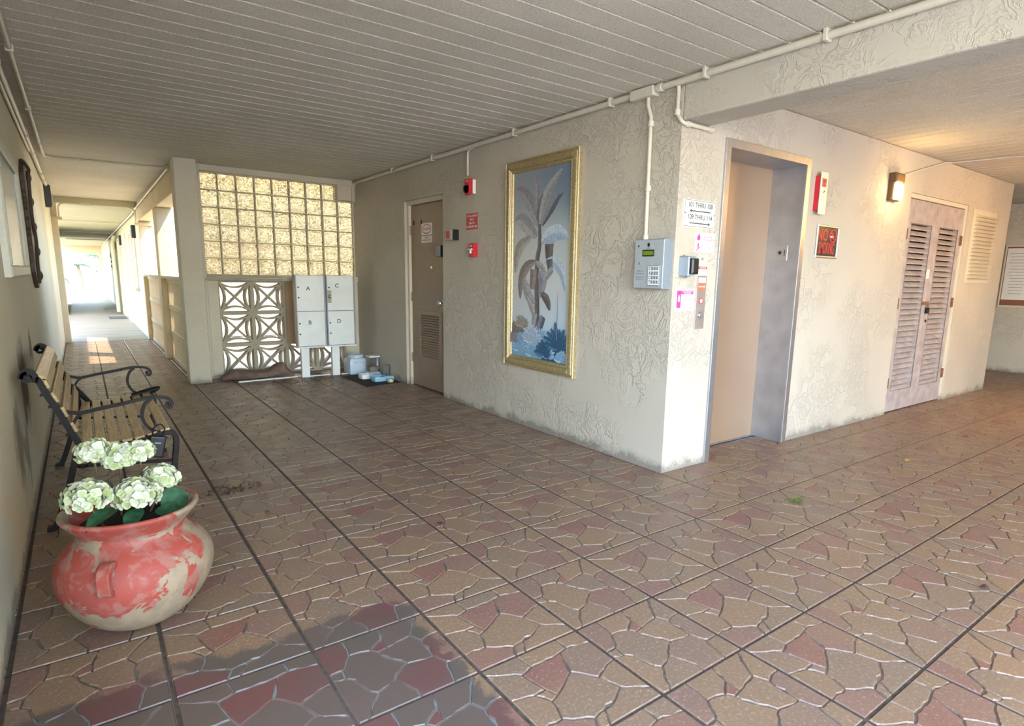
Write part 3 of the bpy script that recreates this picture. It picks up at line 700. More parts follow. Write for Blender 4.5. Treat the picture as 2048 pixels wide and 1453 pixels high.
# pull station
t = thing('fire_pull_station', (2.925, 4.85, 1.478), 'red fire alarm pull station with white T handle beside the brown door', 'fire alarm'); fr = RW(4.795, 1.472)
sign_box(t, 'station_body', fr, -.045, .045, -.06, .06, 0, .045, M['red'], .006)
b = MB(fr); b.box(-.028, .028, .0, .014, .045, .06); b.box(-.009, .009, -.03, .0, .045, .06); b.build('pull_handle', M['white'], t, bevel=.002)
text('lettering', 'FIRE', fr, 0, .038, .0452, .022, M['paper'], t)
# black box reader right of the door
t = thing('card_reader', (2.925, 5.20, 1.628), 'small black and silver card reader on the wall just right of the brown door', 'card reader'); fr = RW(5.155, 1.622)
sign_box(t, 'reader_body', fr, -.062, .062, -.048, .048, 0, .07, M['black'], .006); sign_box(t, 'face_plate', fr, -.064, .064, -.052, .052, .0701, .08, M['steel'], .006)
sign_box(t, 'reader_window', fr, -.04, .025, -.035, .035, .08, .083, M['red'], .002)
# large palm picture
t = thing('palm_picture', (2.925, 3.807, .495), 'tall framed picture of a banana palm in blue and grey, gold frame', 'picture'); fr = RW(4.267, .495); PW, PH = .92, 1.66
b = MB(fr); prof = [(0, 0), (0, .022), (.012, .030), (.022, .024), (.028, .034), (.062, .040), (.072, .026), (.080, .030), (.090, .022), (.095, .012), (.095, 0)]
vs = []; n = len(prof)
for (cx, cy, sx, sy) in ((0, 0, 1, 1), (PW, 0, -1, 1), (PW, PH, -1, -1), (0, PH, 1, -1)):
    for a, h in prof: vs.append((cx + sx * a, cy + sy * a, h))
fs = []; ms = []
for s in range(4):
    for k in range(n - 1): fs.append((s * n + k, s * n + k + 1, ((s + 1) % 4) * n + k + 1, ((s + 1) % 4) * n + k))
b.raw(vs, fs); pf = b.build('picture_frame', M['gold'], t)
b = MB(fr)                                # ribbed band on the frame
for side in range(4):
    L = PH if side % 2 else PW; k = int((L - .12) / .011)
    for q in range(k):
        p_ = .06 + (L - .12) * (q + .5) / k; a0, a1 = .030, .060
        if side == 0: R_ = (p_ - .003, p_ + .003, a0, a1)
        elif side == 2: R_ = (p_ - .003, p_ + .003, PH - a1, PH - a0)
        elif side == 1: R_ = (PW - a1, PW - a0, p_ - .003, p_ + .003)
        else: R_ = (a0, a1, p_ - .003, p_ + .003)
        b.box(*R_, .034, .0435)
b.build('ribbed_band', M['gold'], t)
b = MB(fr)
for a, r_, h in ((.006, .006, .030), (.078, .005, .031)):
    b.tube([(a, a, h), (PW - a, a, h), (PW - a, PH - a, h), (a, PH - a, h)], r_, 8, closed=True)
b.build('frame_bead', M['goldl'], t)
cw, chh = PW - .19, PH - .19
def canvas_mat():
    q = NT('picture_sky_print'); z = q.sep()[2]; y = q.sep()[1]
    f = q.math('DIVIDE', q.math('SUBTRACT', z, .59), 1.47); g = q.math('ADD', f, q.math('MULTIPLY', q.noise(2.5, 2), .12))
    c = q.ramp(g, [(.05, (.30, .48, .64, 1)), (.28, (.52, .62, .70, 1)), (.50, (.58, .60, .58, 1)), (.72, (.44, .50, .52, 1)), (.88, (.20, .265, .33, 1)), (1.0, (.155, .21, .28, 1))])
    lf = q.smooth(y, 3.55, 4.15); c = q.mix(q.math('MULTIPLY', lf, .35), c, (.50, .46, .40, 1)); return q.fin(c, .35)
cf = FR(fr(.095, .095, .010), fr.U, fr.V, fr.N)
b = MB(cf); b.box(0, cw, 0, chh, -.008, 0); cv = b.build('canvas', canvas_mat(), t)
PALS = [[(.27, .27, .28), (.36, .36, .37)], [(.24, .22, .25), (.31, .30, .33)], [(.11, .095, .095), (.16, .14, .14)], [(.10, .11, .14), (.22, .24, .29)],
        [(.30, .27, .245), (.40, .37, .34)], [(.34, .43, .54), (.50, .58, .66)], [(.20, .165, .145), (.29, .245, .22)], [(.20, .36, .52), (.42, .58, .70)], [(.03, .09, .17), (.06, .17, .29)]]
pmats = []
for i_, (a_, c_) in enumerate(PALS):
    pmats += [simple('leaf_print_dark_%s' % 'abcdefghi'[i_], a_, .4, var=.2, sc=50), simple('leaf_print_light_%s' % 'abcdefghi'[i_], c_, .4, var=.2, sc=50)]
b = MB(cf); lay = [.0002]
def leafp(s, pl, w, ragged=.12, rot=False):
    P = [Vector((p[0] * cw, p[1] * chh)) for p in spline([(q[0], q[1], 0) for q in pl], 8)]; N = len(P); L1 = []; L2 = []
    rr = random.Random(int(pl[0][0] * 1000) + s)
    for i, p in enumerate(P):
        t_ = i / (N - 1); d_ = (P[min(i + 1, N - 1)] - P[max(i - 1, 0)]); d_.normalize(); q = Vector((-d_.y, d_.x))
        ww = w * 1.3 * cw * .5 * (math.sin(PI * min(1, t_ * .96 + .02)) ** .75 if len(pl) > 2 else .85) * (.75 + .25 * t_)
        L1.append(p + q * ww * (1 - ragged * rr.random())); L2.append(p - q * ww * (1 - ragged * rr.random()))
    z = lay[0]; lay[0] += .00012
    cl_ = lambda v: (min(max(v.x, 0.001), cw - .001), min(max(v.y, 0.001), chh - .001), z)
    vs = [cl_(v) for v in P] + [cl_(v) for v in L1] + [cl_(v) for v in L2]
    b.raw(vs, [(i, i + 1, N + i + 1, N + i) for i in range(N - 1)], 2 * s); b.raw(vs, [(i, 2 * N + i, 2 * N + i + 1, i + 1) for i in range(N - 1)], 2 * s + 1)
    vs = []
    for i, p in enumerate(P):
        d_ = (P[min(i + 1, N - 1)] - P[max(i - 1, 0)]); d_.normalize(); q = Vector((-d_.y, d_.x)) * .0014
        vs += [cl_(p + q)[:2] + (z + .00006,), cl_(p - q)[:2] + (z + .00006,)]
    b.raw(vs, [(2 * i, 2 * i + 1, 2 * i + 3, 2 * i + 2) for i in range(N - 1)], 2 * s if s not in (3, 8) else 2 * s + 1)
def ribbon(pl, w0, w1, s):
    P = [Vector((p[0] * cw, p[1] * chh)) for p in spline([(q[0], q[1], 0) for q in pl], 8)]; N = len(P); z = lay[0]; lay[0] += .00012; vs = []
    for i, p in enumerate(P):
        d_ = (P[min(i + 1, N - 1)] - P[max(i - 1, 0)]); d_.normalize(); q = Vector((-d_.y, d_.x)) * (w0 + (w1 - w0) * i / (N - 1)) * cw * .5
        vs += [(p.x + q.x, p.y + q.y, z), (p.x, p.y, z), (p.x - q.x, p.y - q.y, z)]
    b.raw(vs, [(3 * i, 3 * i + 1, 3 * i + 4, 3 * i + 3) for i in range(N - 1)], s); b.raw(vs, [(3 * i + 1, 3 * i + 2, 3 * i + 5, 3 * i + 4) for i in range(N - 1)], s + 1)
LV = [(0, [(.018, .752), (.152, .749), (.277, .71), (.445, .653)], .176), (1, [(.035, .92), (.208, .881), (.364, .796), (.463, .706)], .162), (1, [(.37, .983), (.432, .907), (.436, .82), (.48, .71)], .076),
      (2, [(.541, .876), (.482, .792), (.48, .714)], .1), (3, [(.866, .867), (.76, .842), (.653, .787), (.521, .709)], .112), (0, [(.845, .979), (.647, .897), (.552, .816), (.486, .71)], .118)]
LV2 = [(4, [(.05, .465), (.079, .558), (.157, .613), (.34, .655)], .135), (6, [(.152, .321), (.164, .419), (.255, .493), (.421, .529)], .124), (2, [(.662, .537), (.657, .615)], .147), (5, [(.982, .636), (.826, .668), (.661, .658), (.519, .626)], .165),
       (5, [(.948, .371), (.879, .468), (.753, .52), (.583, .52)], .118), (2, [(.685, .476), (.668, .537)], .106), (6, [(.368, .376), (.393, .484)], .112), (0, [(.615, .467), (.526, .502), (.422, .52)], .071),
       (1, [(.505, .332), (.559, .423), (.484, .467)], .141), (0, [(.432, .304), (.308, .347), (.211, .438)], .129), (2, [(.697, .27), (.637, .326), (.533, .36)], .094), (0, [(.727, .485), (.602, .441)], .088),
       (4, [(.421, .23), (.389, .266), (.278, .337)], .071), (3, [(.584, .235), (.5, .151)], .118), (0, [(.408, .184), (.435, .249)], .088)]
for a_ in LV: leafp(*a_)
ribbon([(.48, .72), (.491, .609), (.452, .502), (.477, .16)], .05, .095, 4)
for a_ in LV2: leafp(*a_)
for c_, r_, s_ in (((.06, .10), .16, 6), ((.2, .02), .2, 7), ((.5, .0), .22, 7), ((.85, -.02), .22, 8)):
    z = lay[0]; lay[0] += .00012; k = 22
    vs = [(min(max((c_[0] + r_ * 1.2 * math.cos(a * 2 * PI / k) * (1 + .2 * random.random())) * cw, .001), cw - .001), min(max((c_[1] + r_ * .5 * math.sin(a * 2 * PI / k) * (1 + .25 * random.random())) * chh, .001), chh - .001), z) for a in range(k)]
    b.raw(vs, [list(range(k))], 2 * s_)
for (cx_, cy_, R_, s_, k_) in ((.20, .17, .16, 4, 11), (.55, .10, .19, 7, 10), (.397, .085, .21, 5, 15), (.15, .03, .17, 7, 13), (.40, .015, .16, 7, 13), (.85, .07, .30, 8, 10), (.70, .02, .14, 7, 9), (.93, .01, .14, 7, 9), (.62, .03, .18, 8, 8), (.05, .08, .12, 1, 9)):
    for a in range(k_):
        an = math.radians(8 + 164 * a / (k_ - 1)); r_ = R_ * (.7 + .3 * random.random())
        leafp(s_, [(cx_ + r_ * math.cos(an), cy_ + r_ * math.sin(an) * .5), (cx_ + r_ * .45 * math.cos(an), cy_ + r_ * .27 * math.sin(an)), (cx_, cy_)], .045 if s_ != 8 else .07, .03)
ribbon([(.845, .365), (.847, .12)], .006, .012, 2)
b.build('palm_artwork', pmats, cv, recalc=False)

# intercom
t = thing('intercom_panel', (2.925, 2.66, 1.18), 'grey door intercom box with green display and keypad near the wall corner', 'intercom'); fr = FR((2.925, 2.728, 1.183), (0, -.7415, 0), (0, 0, 1), (-1, 0, 0))
b = MB(fr); b.cbox(.0, .325, 0, .302, 0, .075, .002); bd = b.build('intercom_box', M['grey'], t)
b = MB(fr); b.cbox(.004, .321, .004, .298, .075, .0785, .001); fp = b.build('face_plate', M['plate'], t)
w = .0785
def part_box(nm, u0, u1, v0, v1, w1, mt, ch=.001): b = MB(fr); b.cbox(u0, u1, v0, v1, w, w + w1, ch); return b.build(nm, mt, t)
sc_ = part_box('display_bezel', .092, .222, .198, .238, .004, M['black']); b = MB(fr); b.box(.101, .213, .205, .231, w + .004, w + .0045); b.build('display', M['lcd'], t)
b = MB(fr); b.lathe([(.012, w), (.012, w + .002)], (.155, .268, 0), 20); b.build('camera_eye', M['black'], t)
b = MB(fr); b.lathe([(.010, w), (.010, w + .002)], (.06, .155, 0), 20); b.build('small_lens', M['grey'], t)
b = MB(fr); b.lathe([(.006, w), (.006, w + .003)], (.045, .262, 0), 12); b.build('screw', M['black'], t)
b = MB(fr)
for row, (n_, v_) in enumerate(((3, .108), (4, .092), (4, .070), (3, .056))):
    for k in range(n_): b.box(.062 + (k - (n_ - 1) / 2) * .026 + .004 - .009, .062 + (k - (n_ - 1) / 2) * .026 + .004 + .009, v_ - .004, v_ + .004, w, w + .0008)
b.build('speaker_slots', M['grey'], t)
part_box('keypad_surround', .165, .292, .018, .142, .006, M['grey']); w += .006; part_box('keypad_plate', .170, .287, .023, .137, .001, M['offwhite']); w += .001
for r in range(4):
    for c in range(3): part_box('key', .207 + c * .028, .229 + c * .028, .032 + r * .027, .052 + r * .027, .003, M['grey'])
    text('lettering', 'CACT'[r], fr, .189, .122 - r * .027, w, .03, M['black'], t)
text('lettering', 'LINEAR', fr, .157, .247, .0785, .013, M['grey'], t)

# ================================================================== THINGS ON THE ELEVATOR WALL
t = thing('direction_sign', (3.14, 2.474, 1.64), 'white room number sign with two arrows left of the elevator', 'sign'); fr = EW(3.138, 1.646)
sign_box(t, 'sign_plate', fr, -.155, .155, -.083, .083, 0, .006, M['offwhite'], .001)
b = MB(fr)
for u0, u1, v0, v1 in ((-.15, .15, .076, .079), (-.15, .15, -.079, -.076), (-.15, -.147, -.076, .076), (.147, .15, -.076, .076)): b.box(u0, u1, v0, v1, .006, .0065)
for u_ in (-.142, .142): b.lathe([(.004, .006), (.004, .008)], (u_, 0, 0), 8)
b.build('border', M['darkgreen'], t)
text('lettering', '101 THRU 108', fr, 0, .050, .006, .042, M['darkgreen'], t, sx=.92); text('lettering', '109 THRU 114', fr, 0, -.022, .006, .042, M['darkgreen'], t, sx=.92)
for v_, s_ in ((.015, -1), (-.058, 1)):
    b = MB(fr); b.prism([(-.10 * s_, v_ - .0035), (.082 * s_, v_ - .0035), (.082 * s_, v_ - .011), (.105 * s_, v_), (.082 * s_, v_ + .011), (.082 * s_, v_ + .0035), (-.10 * s_, v_ + .0035)], .006, .0066); b.build('arrow', M['darkgreen'], t)
t = thing('fire_notice', (3.21, 2.474, 1.475), 'white notice with red fire and stair pictograms under the room number sign', 'sign'); fr = EW(3.208, 1.475)
sign_box(t, 'notice_plate', fr, -.096, .096, -.062, .062, 0, .003, M['paper'], .0005)
b = MB(fr); b.prism([(-.075, .012), (-.055, .012), (-.048, .03), (-.056, .046), (-.063, .056), (-.070, .046), (-.082, .03)], .003, .0036)
b.prism([(-.085, -.048), (-.048, -.022), (-.048, -.030), (-.080, -.052)], .003, .0036); b.prism([(-.072, -.036), (-.060, -.028), (-.060, -.008), (-.066, 0), (-.072, -.008)], .003, .0036); b.build('pictogram', M['magenta'], t)
for v_, s_ in ((.035, 'IN CASE OF FIRE'), (.018, 'DO NOT USE ELEVATOR'), (-.03, 'USE STAIRS')): text('lettering', s_, fr, .028, v_, .003, .0115, M['magenta'] if v_ > 0 else M['greyink'], t)
t = thing('wall_card_reader', (3.01, 2.474, 1.32), 'pale blue metal box holding a black card reader left of the elevator', 'card reader'); fr = EW(3.010, 1.322)
b = MB(fr); b.cbox(-.036, .034, -.056, .056, 0, .075, .004); b.build('reader_box', M['greyblue'], t)
b = MB(fr); b.cbox(-.028, .038, -.046, .050, .0755, .100, .010); b.build('reader_head', M['black'], t, bevel=.002)
b = MB(fr); b.box(-.034, .032, .0565, .063, 0, .07); b.lathe([(.004, .02), (.004, .03)], (-.02, .068, 0), 8); b.build('top_lip', M['grey'], t)
b = MB(fr); b.lathe([(.010, .03), (.010, .045)], (-.015, -.062, 0), 12); b.build('box_lock', M['steel'], t)
t = thing('key_switch_plate', (3.205, 2.474, 1.34), 'worn steel key switch plate with red caution label beside the card reader', 'switch'); fr = EW(3.202, 1.335)
sign_box(t, 'switch_plate', fr, -.045, .045, -.07, .07, 0, .004, M['pvc'], .001)
b = MB(fr); b.lathe([(.009, .004), (.009, .008)], (-.01, .04, 0), 14); b.build('key_cylinder', M['grey'], t)
b = MB(fr); b.box(-.042, .042, -.065, -.008, .004, .0045); cl_ = b.build('caution_label', M['paper'], t); b = MB(fr); b.box(-.042, .042, -.024, -.008, .0045, .005); b.build('label_band', M['redsign'], cl_)
text('lettering', 'CAUTION', fr, 0, -.016, .005, .013, M['paper'], cl_)
t = thing('elevator_call_plate', (3.2, 2.474, 1.09), 'steel elevator call plate with red label and round button', 'call panel'); fr = EW(3.203, 1.10)
sign_box(t, 'steel_plate', fr, -.046, .046, -.17, .17, 0, .005, simple('pinkish_steel_plate', (.42, .35, .32), .35, .5), .001)
b = MB(fr); b.box(-.036, .036, .125, .158, .005, .0056); b.build('paper_label', M['paper'], t); b = MB(fr); b.box(-.036, .036, .078, .124, .005, .0056); b.build('orange_label', M['orange'], t)
text('lettering', 'WARNING', fr, 0, .10, .0056, .013, M['paper'], t)
b = MB(fr); b.lathe([(.020, .005), (.020, .008)], (0, .01, 0), 24); b.lathe([(.013, .008), (.013, .009)], (0, .01, 0), 20, 1); b.build('red_emblem', [M['redsign'], M['paper']], t)
b = MB(fr); b.lathe([(.020, .005), (.020, .014), (.016, .018)], (0, -.08, 0), 24); b.build('call_button', M['steel'], t, smooth=True)
b = MB(fr); b.lathe([(.004, .005), (.004, .007)], (0, -.145, 0), 8); b.build('screw', M['grey'], t)
t = thing('accident_notice', (3.05, 2.474, 1.12), 'magenta and white notice sheet at the wall corner below the card reader', 'sign'); fr = EW(3.048, 1.117)
sign_box(t, 'notice_sheet', fr, -.092, .092, -.068, .068, 0, .003, M['paper'], .0005)
b = MB(fr); b.box(-.078, .078, .036, .058, .003, .0035); b.box(-.078, -.040, -.05, .036, .003, .0035); b.box(.076, .078, -.05, .036, .003, .0035); b.box(-.04, .078, -.052, -.05, .003, .0035); b.build('print_border', M['magenta'], t)
b = MB(fr); b.prism([(-.066, -.012), (-.052, -.012), (-.050, .012), (-.055, .030), (-.063, .030), (-.068, .012)], .0035, .004); b.build('pictogram', M['paper'], t)
text('lettering', 'IN AN EMERGENCY', fr, .02, .050, .0035, .011, M['paper'], t); text('lettering', 'CALL FOR HELP', fr, .02, .041, .0035, .009, M['paper'], t)
for k in range(5): text('lettering', ('If smoke is seen,', 'leave by the stairs', 'and keep the doors', 'closed behind you', 'then call 911')[k], fr, .018, .024 - k * .014, .003, .010, M['greyink'], t)
t = thing('elevator_alarm_box', (4.53, 2.474, 1.9), 'tall narrow box, red side and steel face with small red display, right of the elevator', 'indicator'); fr = EW(4.497, 1.895)
sign_box(t, 'box_body', fr, -.044, .046, -.125, .125, 0, .040, M['red'], .002); sign_box(t, 'face_plate', fr, -.046, .052, -.152, .152, .040, .046, M['plate'], .001)
b = MB(fr); b.box(-.026, .030, .045, .105, .046, .048); sc_ = b.build('display', M['redsign'], t)
text('lettering', 'FIRE', fr, .002, .085, .048, .019, M['black'], sc_); text('lettering', '1', fr, 0, .06, .048, .028, M['black'], sc_)
b = MB(fr); b.tube([(.0, .005, .048), (.015, .018, .048)], .003, 6); b.build('key_slot', M['black'], t)
t = thing('no_smoking_sign', (4.70, 2.474, 1.55), 'framed NO SMOKING sign, red letters on black, between elevator and wall lamp', 'sign'); fr = EW(4.70, 1.553)
sign_box(t, 'sign_plate', fr, -.155, .155, -.116, .116, 0, .006, M['black'], .001)
b = MB(fr)
for u0, u1, v0, v1 in ((-.165, .165, .108, .124), (-.165, .165, -.124, -.108), (-.165, -.149, -.108, .108), (.149, .165, -.108, .108)): b.cbox(u0, u1, v0, v1, 0, .014, .004)
b.build('sign_frame', M['steel'], t)
text('lettering', 'NO', fr, -.07, .046, .006, .125, M['redlet'], t, sx=.8); text('lettering', 'SMOKING', fr, 0, -.052, .006, .125, M['redlet'], t, sx=.42)
b = MB(fr); ring = [(.075 + .048 * math.cos(a * PI / 16), .048 + .048 * math.sin(a * PI / 16), .0075) for a in range(32)]; b.tube(ring, .0055, 6, closed=True); b.bar([(.042, .080), (.108, .016)], .005, .008)
b.build('prohibition_ring', M['redlet'], t); b = MB(fr); b.box(.045, .095, .036, .048, .006, .007); b.build('cigarette', M['paper'], t)
# lit wall lamp
t = thing('wall_lamp', (5.72, 2.474, 1.95), 'lit bronze wall lamp with glowing lens left of the louvred doors', 'lamp'); fr = EW(5.70, 2.055)
b = MB(fr); b.cbox(-.075, .075, -.11, .115, 0, .045, .010); b.cbox(-.080, .080, .035, .118, .0, .070, .012); b.build('lamp_housing', M['bronze'], t, bevel=.004)
b = MB(fr); b.cbox(-.055, .062, -.10, .034, .0455, .075, .014); b.build('lamp_lens', M['lampglow'], t)
ld = bpy.data.lights.new('wall_lamp_light', 'POINT'); ld.energy = 2; ld.color = (1, .62, .26); ld.shadow_soft_size = .06
lo = bpy.data.objects.new('wall_lamp_light', ld); COL.objects.link(lo); lo.location = fr(0, -.04, .15)
# ceiling lamp of the right hall (just past the frame), throws the yellow glow on the planks
t = thing('ceiling_lamp', (7.4, .6, CZ), 'glowing round lamp on the ceiling of the right hall', 'lamp')
b = MB(); b.lathe([(.10, CZ), (.10, CZ - .03), (.075, CZ - .035)], (7.4, .6, 0), 24); b.build('lamp_base', M['bronze'], t)
b = MB(); b.lathe([(.075, CZ - .036), (.10, CZ - .08), (.095, CZ - .14), (.05, CZ - .175)], (7.4, .6, 0), 24); b.build('lamp_globe', M['lampglow'], t, smooth=True)
ld = bpy.data.lights.new('ceiling_lamp_light', 'POINT'); ld.energy = 44; ld.color = (1, .50, .12); ld.shadow_soft_size = .10
lo = bpy.data.objects.new('ceiling_lamp_light', ld); COL.objects.link(lo); lo.location = (7.4, .6, CZ - .20)
# notice board on the far wall
t = thing('notice_board', (10.84, 2.85, .96), 'notice board with white sheets on the far wall, right edge of the view', 'notice board'); fr = FR((10.84, 3.04, .95), (0, -1, 0), (0, 0, 1), (-1, 0, 0))
b = MB(fr); b.box(.02, 1.18, .02, .85, 0, .012); b.build('cork_panel', simple('brown_cork', (.22, .09, .05), .8, var=.2, sc=60), t)
b = MB(fr)
for u0, u1, v0, v1 in ((0, 1.2, .85, .88), (0, 1.2, -.01, .02), (0, .02, .02, .85), (1.18, 1.2, .02, .85)): b.cbox(u0, u1, v0, v1, 0, .025, .004)
b.build('board_frame', M['pvc'], t)
for k, (u0, u1, v0, v1) in enumerate(((.03, .33, .10, .83), (.345, .62, .03, .80), (.66, 1.1, .06, .8))):
    s_ = MB(fr); s_.box(u0, u1, v0, v1, .012, .014)
    sh = tag(s_.build('notice_sheet', M['paper'], at=fr((u0 + u1) / 2, v0, .012)), ('white printed sheet pinned at the left of the notice board', 'white sheet pinned second from left on the notice board', 'white sheet pinned at the right of the notice board')[k], 'paper', 'sheets on the notice board')
    b = MB(fr)
    for q in range(14):
        wd = (u1 - u0) * random.uniform(.5, .8); c_ = (u0 + u1) / 2; v_ = v1 - .08 - q * (v1 - v0 - .12) / 14; b.box(c_ - wd / 2, c_ + wd / 2, v_, v_ + .007, .014, .0145)
    b.build('printed_lines', M['greyink'], sh)

# ================================================================== BENCH
bench = thing('park_bench', (0.05, 4.1, 0), 'park bench with varnished slats and black cast iron ends against the left wall', 'bench')
BACK = [(-.205, .735), (-.197, .727), (-.174, .659), (-.149, .60), (-.118, .518), (-.097, .458), (-.080, .405)]
def scroll(c, r0, a0, turns, n=22):   # inward spiral
    return [(c[0] + r0 * (1 - .75 * k / n) * math.cos(a0 + turns * 2 * PI * k / n), c[1] + r0 * (1 - .75 * k / n) * math.sin(a0 + turns * 2 * PI * k / n)) for k in range(n + 1)]
def s2(pts, k=5): return [(p[0], p[1]) for p in spline([(a, b_, 0) for a, b_ in pts], k)]
for yy in (3.52, 4.70):
    fr = FR((0, yy, 0), (1, 0, 0), (0, 0, 1), (0, -1, 0))
    b = MB(fr)
    b.bar(s2([(-.258, .742), (-.252, .762), (-.232, .772), (-.212, .758)] + BACK + [(-.10, .33), (-.135, .20), (-.175, .08), (-.205, .012), (-.235, .008)]), .0135, .017)
    b.bar(scroll((-.236, .745), .024, PI / 2, 1.1), .007, .017)
    b.bar([(-.222, .010), (-.19, .010)], .010, .020)
    for (u_, v_) in BACK[1:6:1]: b.box(u_ - .026, u_ - .010, v_ - .006, v_ + .006, -.006, .006)
    fm = b.build('end_frame', M['iron'], bench, bevel=.003)
    b = MB(fr)
    b.bar(s2([(-.141, .603), (-.121, .575), (-.087, .563), (-.052, .558), (.017, .570), (.137, .589), (.212, .602), (.263, .602), (.303, .592), (.322, .568), (.316, .546), (.300, .549), (.301, .566), (.309, .562)]), .0075, .012)
    b.bar(s2([(-.050, .558), (-.078, .531), (-.098, .488), (-.100, .46)]), .006, .008)
    b.bar(s2([(.232, .597), (.205, .572), (.189, .526), (.193, .483), (.215, .444), (.255, .415)]), .0075, .010)
    b.build('armrest', M['iron'], fm, bevel=.002)
    b = MB(fr)
    b.bar(s2([(-.085, .405), (-.03, .385), (.06, .378), (.17, .390), (.255, .412), (.300, .414), (.322, .396), (.326, .35), (.312, .25), (.305, .15), (.318, .06), (.345, .012), (.375, .010)]), .013, .016)
    b.bar(s2([(-.02, .38), (-.05, .30), (-.09, .30), (-.10, .36)]), .006, .010); b.bar([(-.11, .30), (.31, .26)], .007, .010)
    b.build('seat_rail', M['iron'], fm, bevel=.003)
XB = FR()
for k in range(5):      # back slats
    t_ = .04 + k * .215; i = t_ * (len(BACK) - 2); j = int(i); f_ = i - j; p = [BACK[j][q] * (1 - f_) + BACK[j + 1][q] * f_ for q in (0, 1)]
    dxy = Vector((BACK[j + 1][0] - BACK[j][0], BACK[j + 1][1] - BACK[j][1])).normalized(); n_ = Vector((-dxy.y, dxy.x)) if -dxy.y > 0 else Vector((dxy.y, -dxy.x))
    c_ = Vector(p) + n_ * .020; h = dxy * .026; w_ = n_ * .007
    b = MB(FR((0, 3.505, 0), (1, 0, 0), (0, 0, 1), (0, 1, 0))); q = [c_ - h - w_, c_ + h - w_, c_ + h + w_, c_ - h + w_]
    b.prism([(v.x, v.y) for v in q], 0, 1.21); b.build('back_slat', M['slat'], bench, bevel=.003)
SEAT = [(-.045, .404), (.008, .398), (.062, .396), (.116, .400), (.170, .407), (.224, .418), (.280, .430)]
for k, (u_, v_) in enumerate(SEAT):
    a = SEAT[max(k - 1, 0)]; c = SEAT[min(k + 1, 6)]; an = math.atan2(c[1] - a[1], c[0] - a[0]); h = Vector((math.cos(an), math.sin(an))) * .0215; n_ = Vector((-math.sin(an), math.cos(an))) * .007; c_ = Vector((u_, v_))
    b = MB(FR((0, 3.505, 0), (1, 0, 0), (0, 0, 1), (0, 1, 0))); q = [c_ - h - n_, c_ + h - n_, c_ + h + n_, c_ - h + n_]
    b.prism([(v.x, v.y) for v in q], 0, 1.21); b.build('seat_slat', M['slat'], bench, bevel=.003)
# dark pouches strapped on the far end, padlock like box on the near end
def pillow(b, pts, r, flat=.45): b.tube(pts, r, 12, flat=flat)
b = MB(); P = spline([(-.10, 4.665, .52), (-.065, 4.665, .46), (-.015, 4.665, .392)], 5); n = len(P); b.tube(P, [.012 + .026 * math.sin(PI * (i + .5) / n) for i in range(n)], 12, flat=.5)
o = tag(b.build('black_pouch', M['black'], at=(-.06, 4.66, .39), smooth=True), 'black oblong pad hanging at the back corner of the far bench end', 'pad', 'black pads on the far bench end')
b = MB(); P = spline([(.20, 4.665, .425), (.265, 4.665, .432), (.33, 4.665, .450), (.365, 4.665, .462)], 4); n = len(P); b.tube(P, [.010 + .022 * math.sin(PI * (i + .6) / n) for i in range(n)], 12, flat=.7)
o = tag(b.build('black_pouch', M['black'], at=(.28, 4.66, .41), smooth=True), 'black oblong pad sticking out at the front corner of the far bench end', 'pad', 'black pads on the far bench end')
t = thing('black_lock_box', (.235, 3.49, .31), 'black box with a ring hanging on the near end of the bench', 'lock box'); fr = FR((.236, 3.498, .362), (.97, 0, -.22), (.22, 0, .97), (0, -1, 0))
b = MB(fr); b.cbox(-.036, .036, -.062, .048, 0, .030, .004); b.build('lock_body', M['black'], t, bevel=.004)
b = MB(fr); b.tube(spline([(-.024, .045, .014), (-.026, .085, .012), (0, .108, .006), (.024, .085, .004), (.022, .048, .006)], 5), .0035, 8); b.build('ring', M['iron'], t, smooth=True)
b = MB(fr); b.box(-.012, .016, .010, .018, .030, .0306); b.build('label', M['greyink'], t)

# ================================================================== FLOWER POT
PX, PY = .072, 2.44
pot = thing('flower_pot', (PX, PY, 0), 'big round pot with flaking red paint standing by the left wall', 'pot')
b = MB(XYZ((PX, PY, 0))); outer = [(.085, 0), (.125, .010), (.172, .045), (.210, .095), (.235, .150), (.243, .200), (.234, .250), (.205, .295), (.172, .325), (.163, .343), (.170, .362), (.190, .388), (.206, .408), (.209, .418), (.203, .424), (.192, .420), (.176, .395), (.158, .362), (.150, .34), (.15, .32)]
pp = [(p[0], p[1]) for p in spline([(r, z, 0) for r, z in outer], 4)]
b.lathe(pp, n=72, wob=.012); b.build('pot_body', M['pot'], pot, smooth=True)
b = MB(XYZ((PX, PY, 0)))
b.lathe([(.155, .33), (.162, .365), (.10, .375), (.03, .378)], n=40, wob=.03); b.build('soil', M['soil'], pot, smooth=True)
for (an, sc_) in ((-112, 1), (68, 1)):
    a = math.radians(an); fr = FR((PX, PY, 0), (math.cos(a), math.sin(a), 0), (0, 0, 1), (-math.sin(a), math.cos(a), 0))
    b = MB(fr); P = s2([(.205, .292), (.232, .300), (.262, .284), (.267, .250), (.262, .222), (.236, .210)], 5); b.bar(P, .011, .019); b.build('handle', M['pot'], pot, bevel=.006)
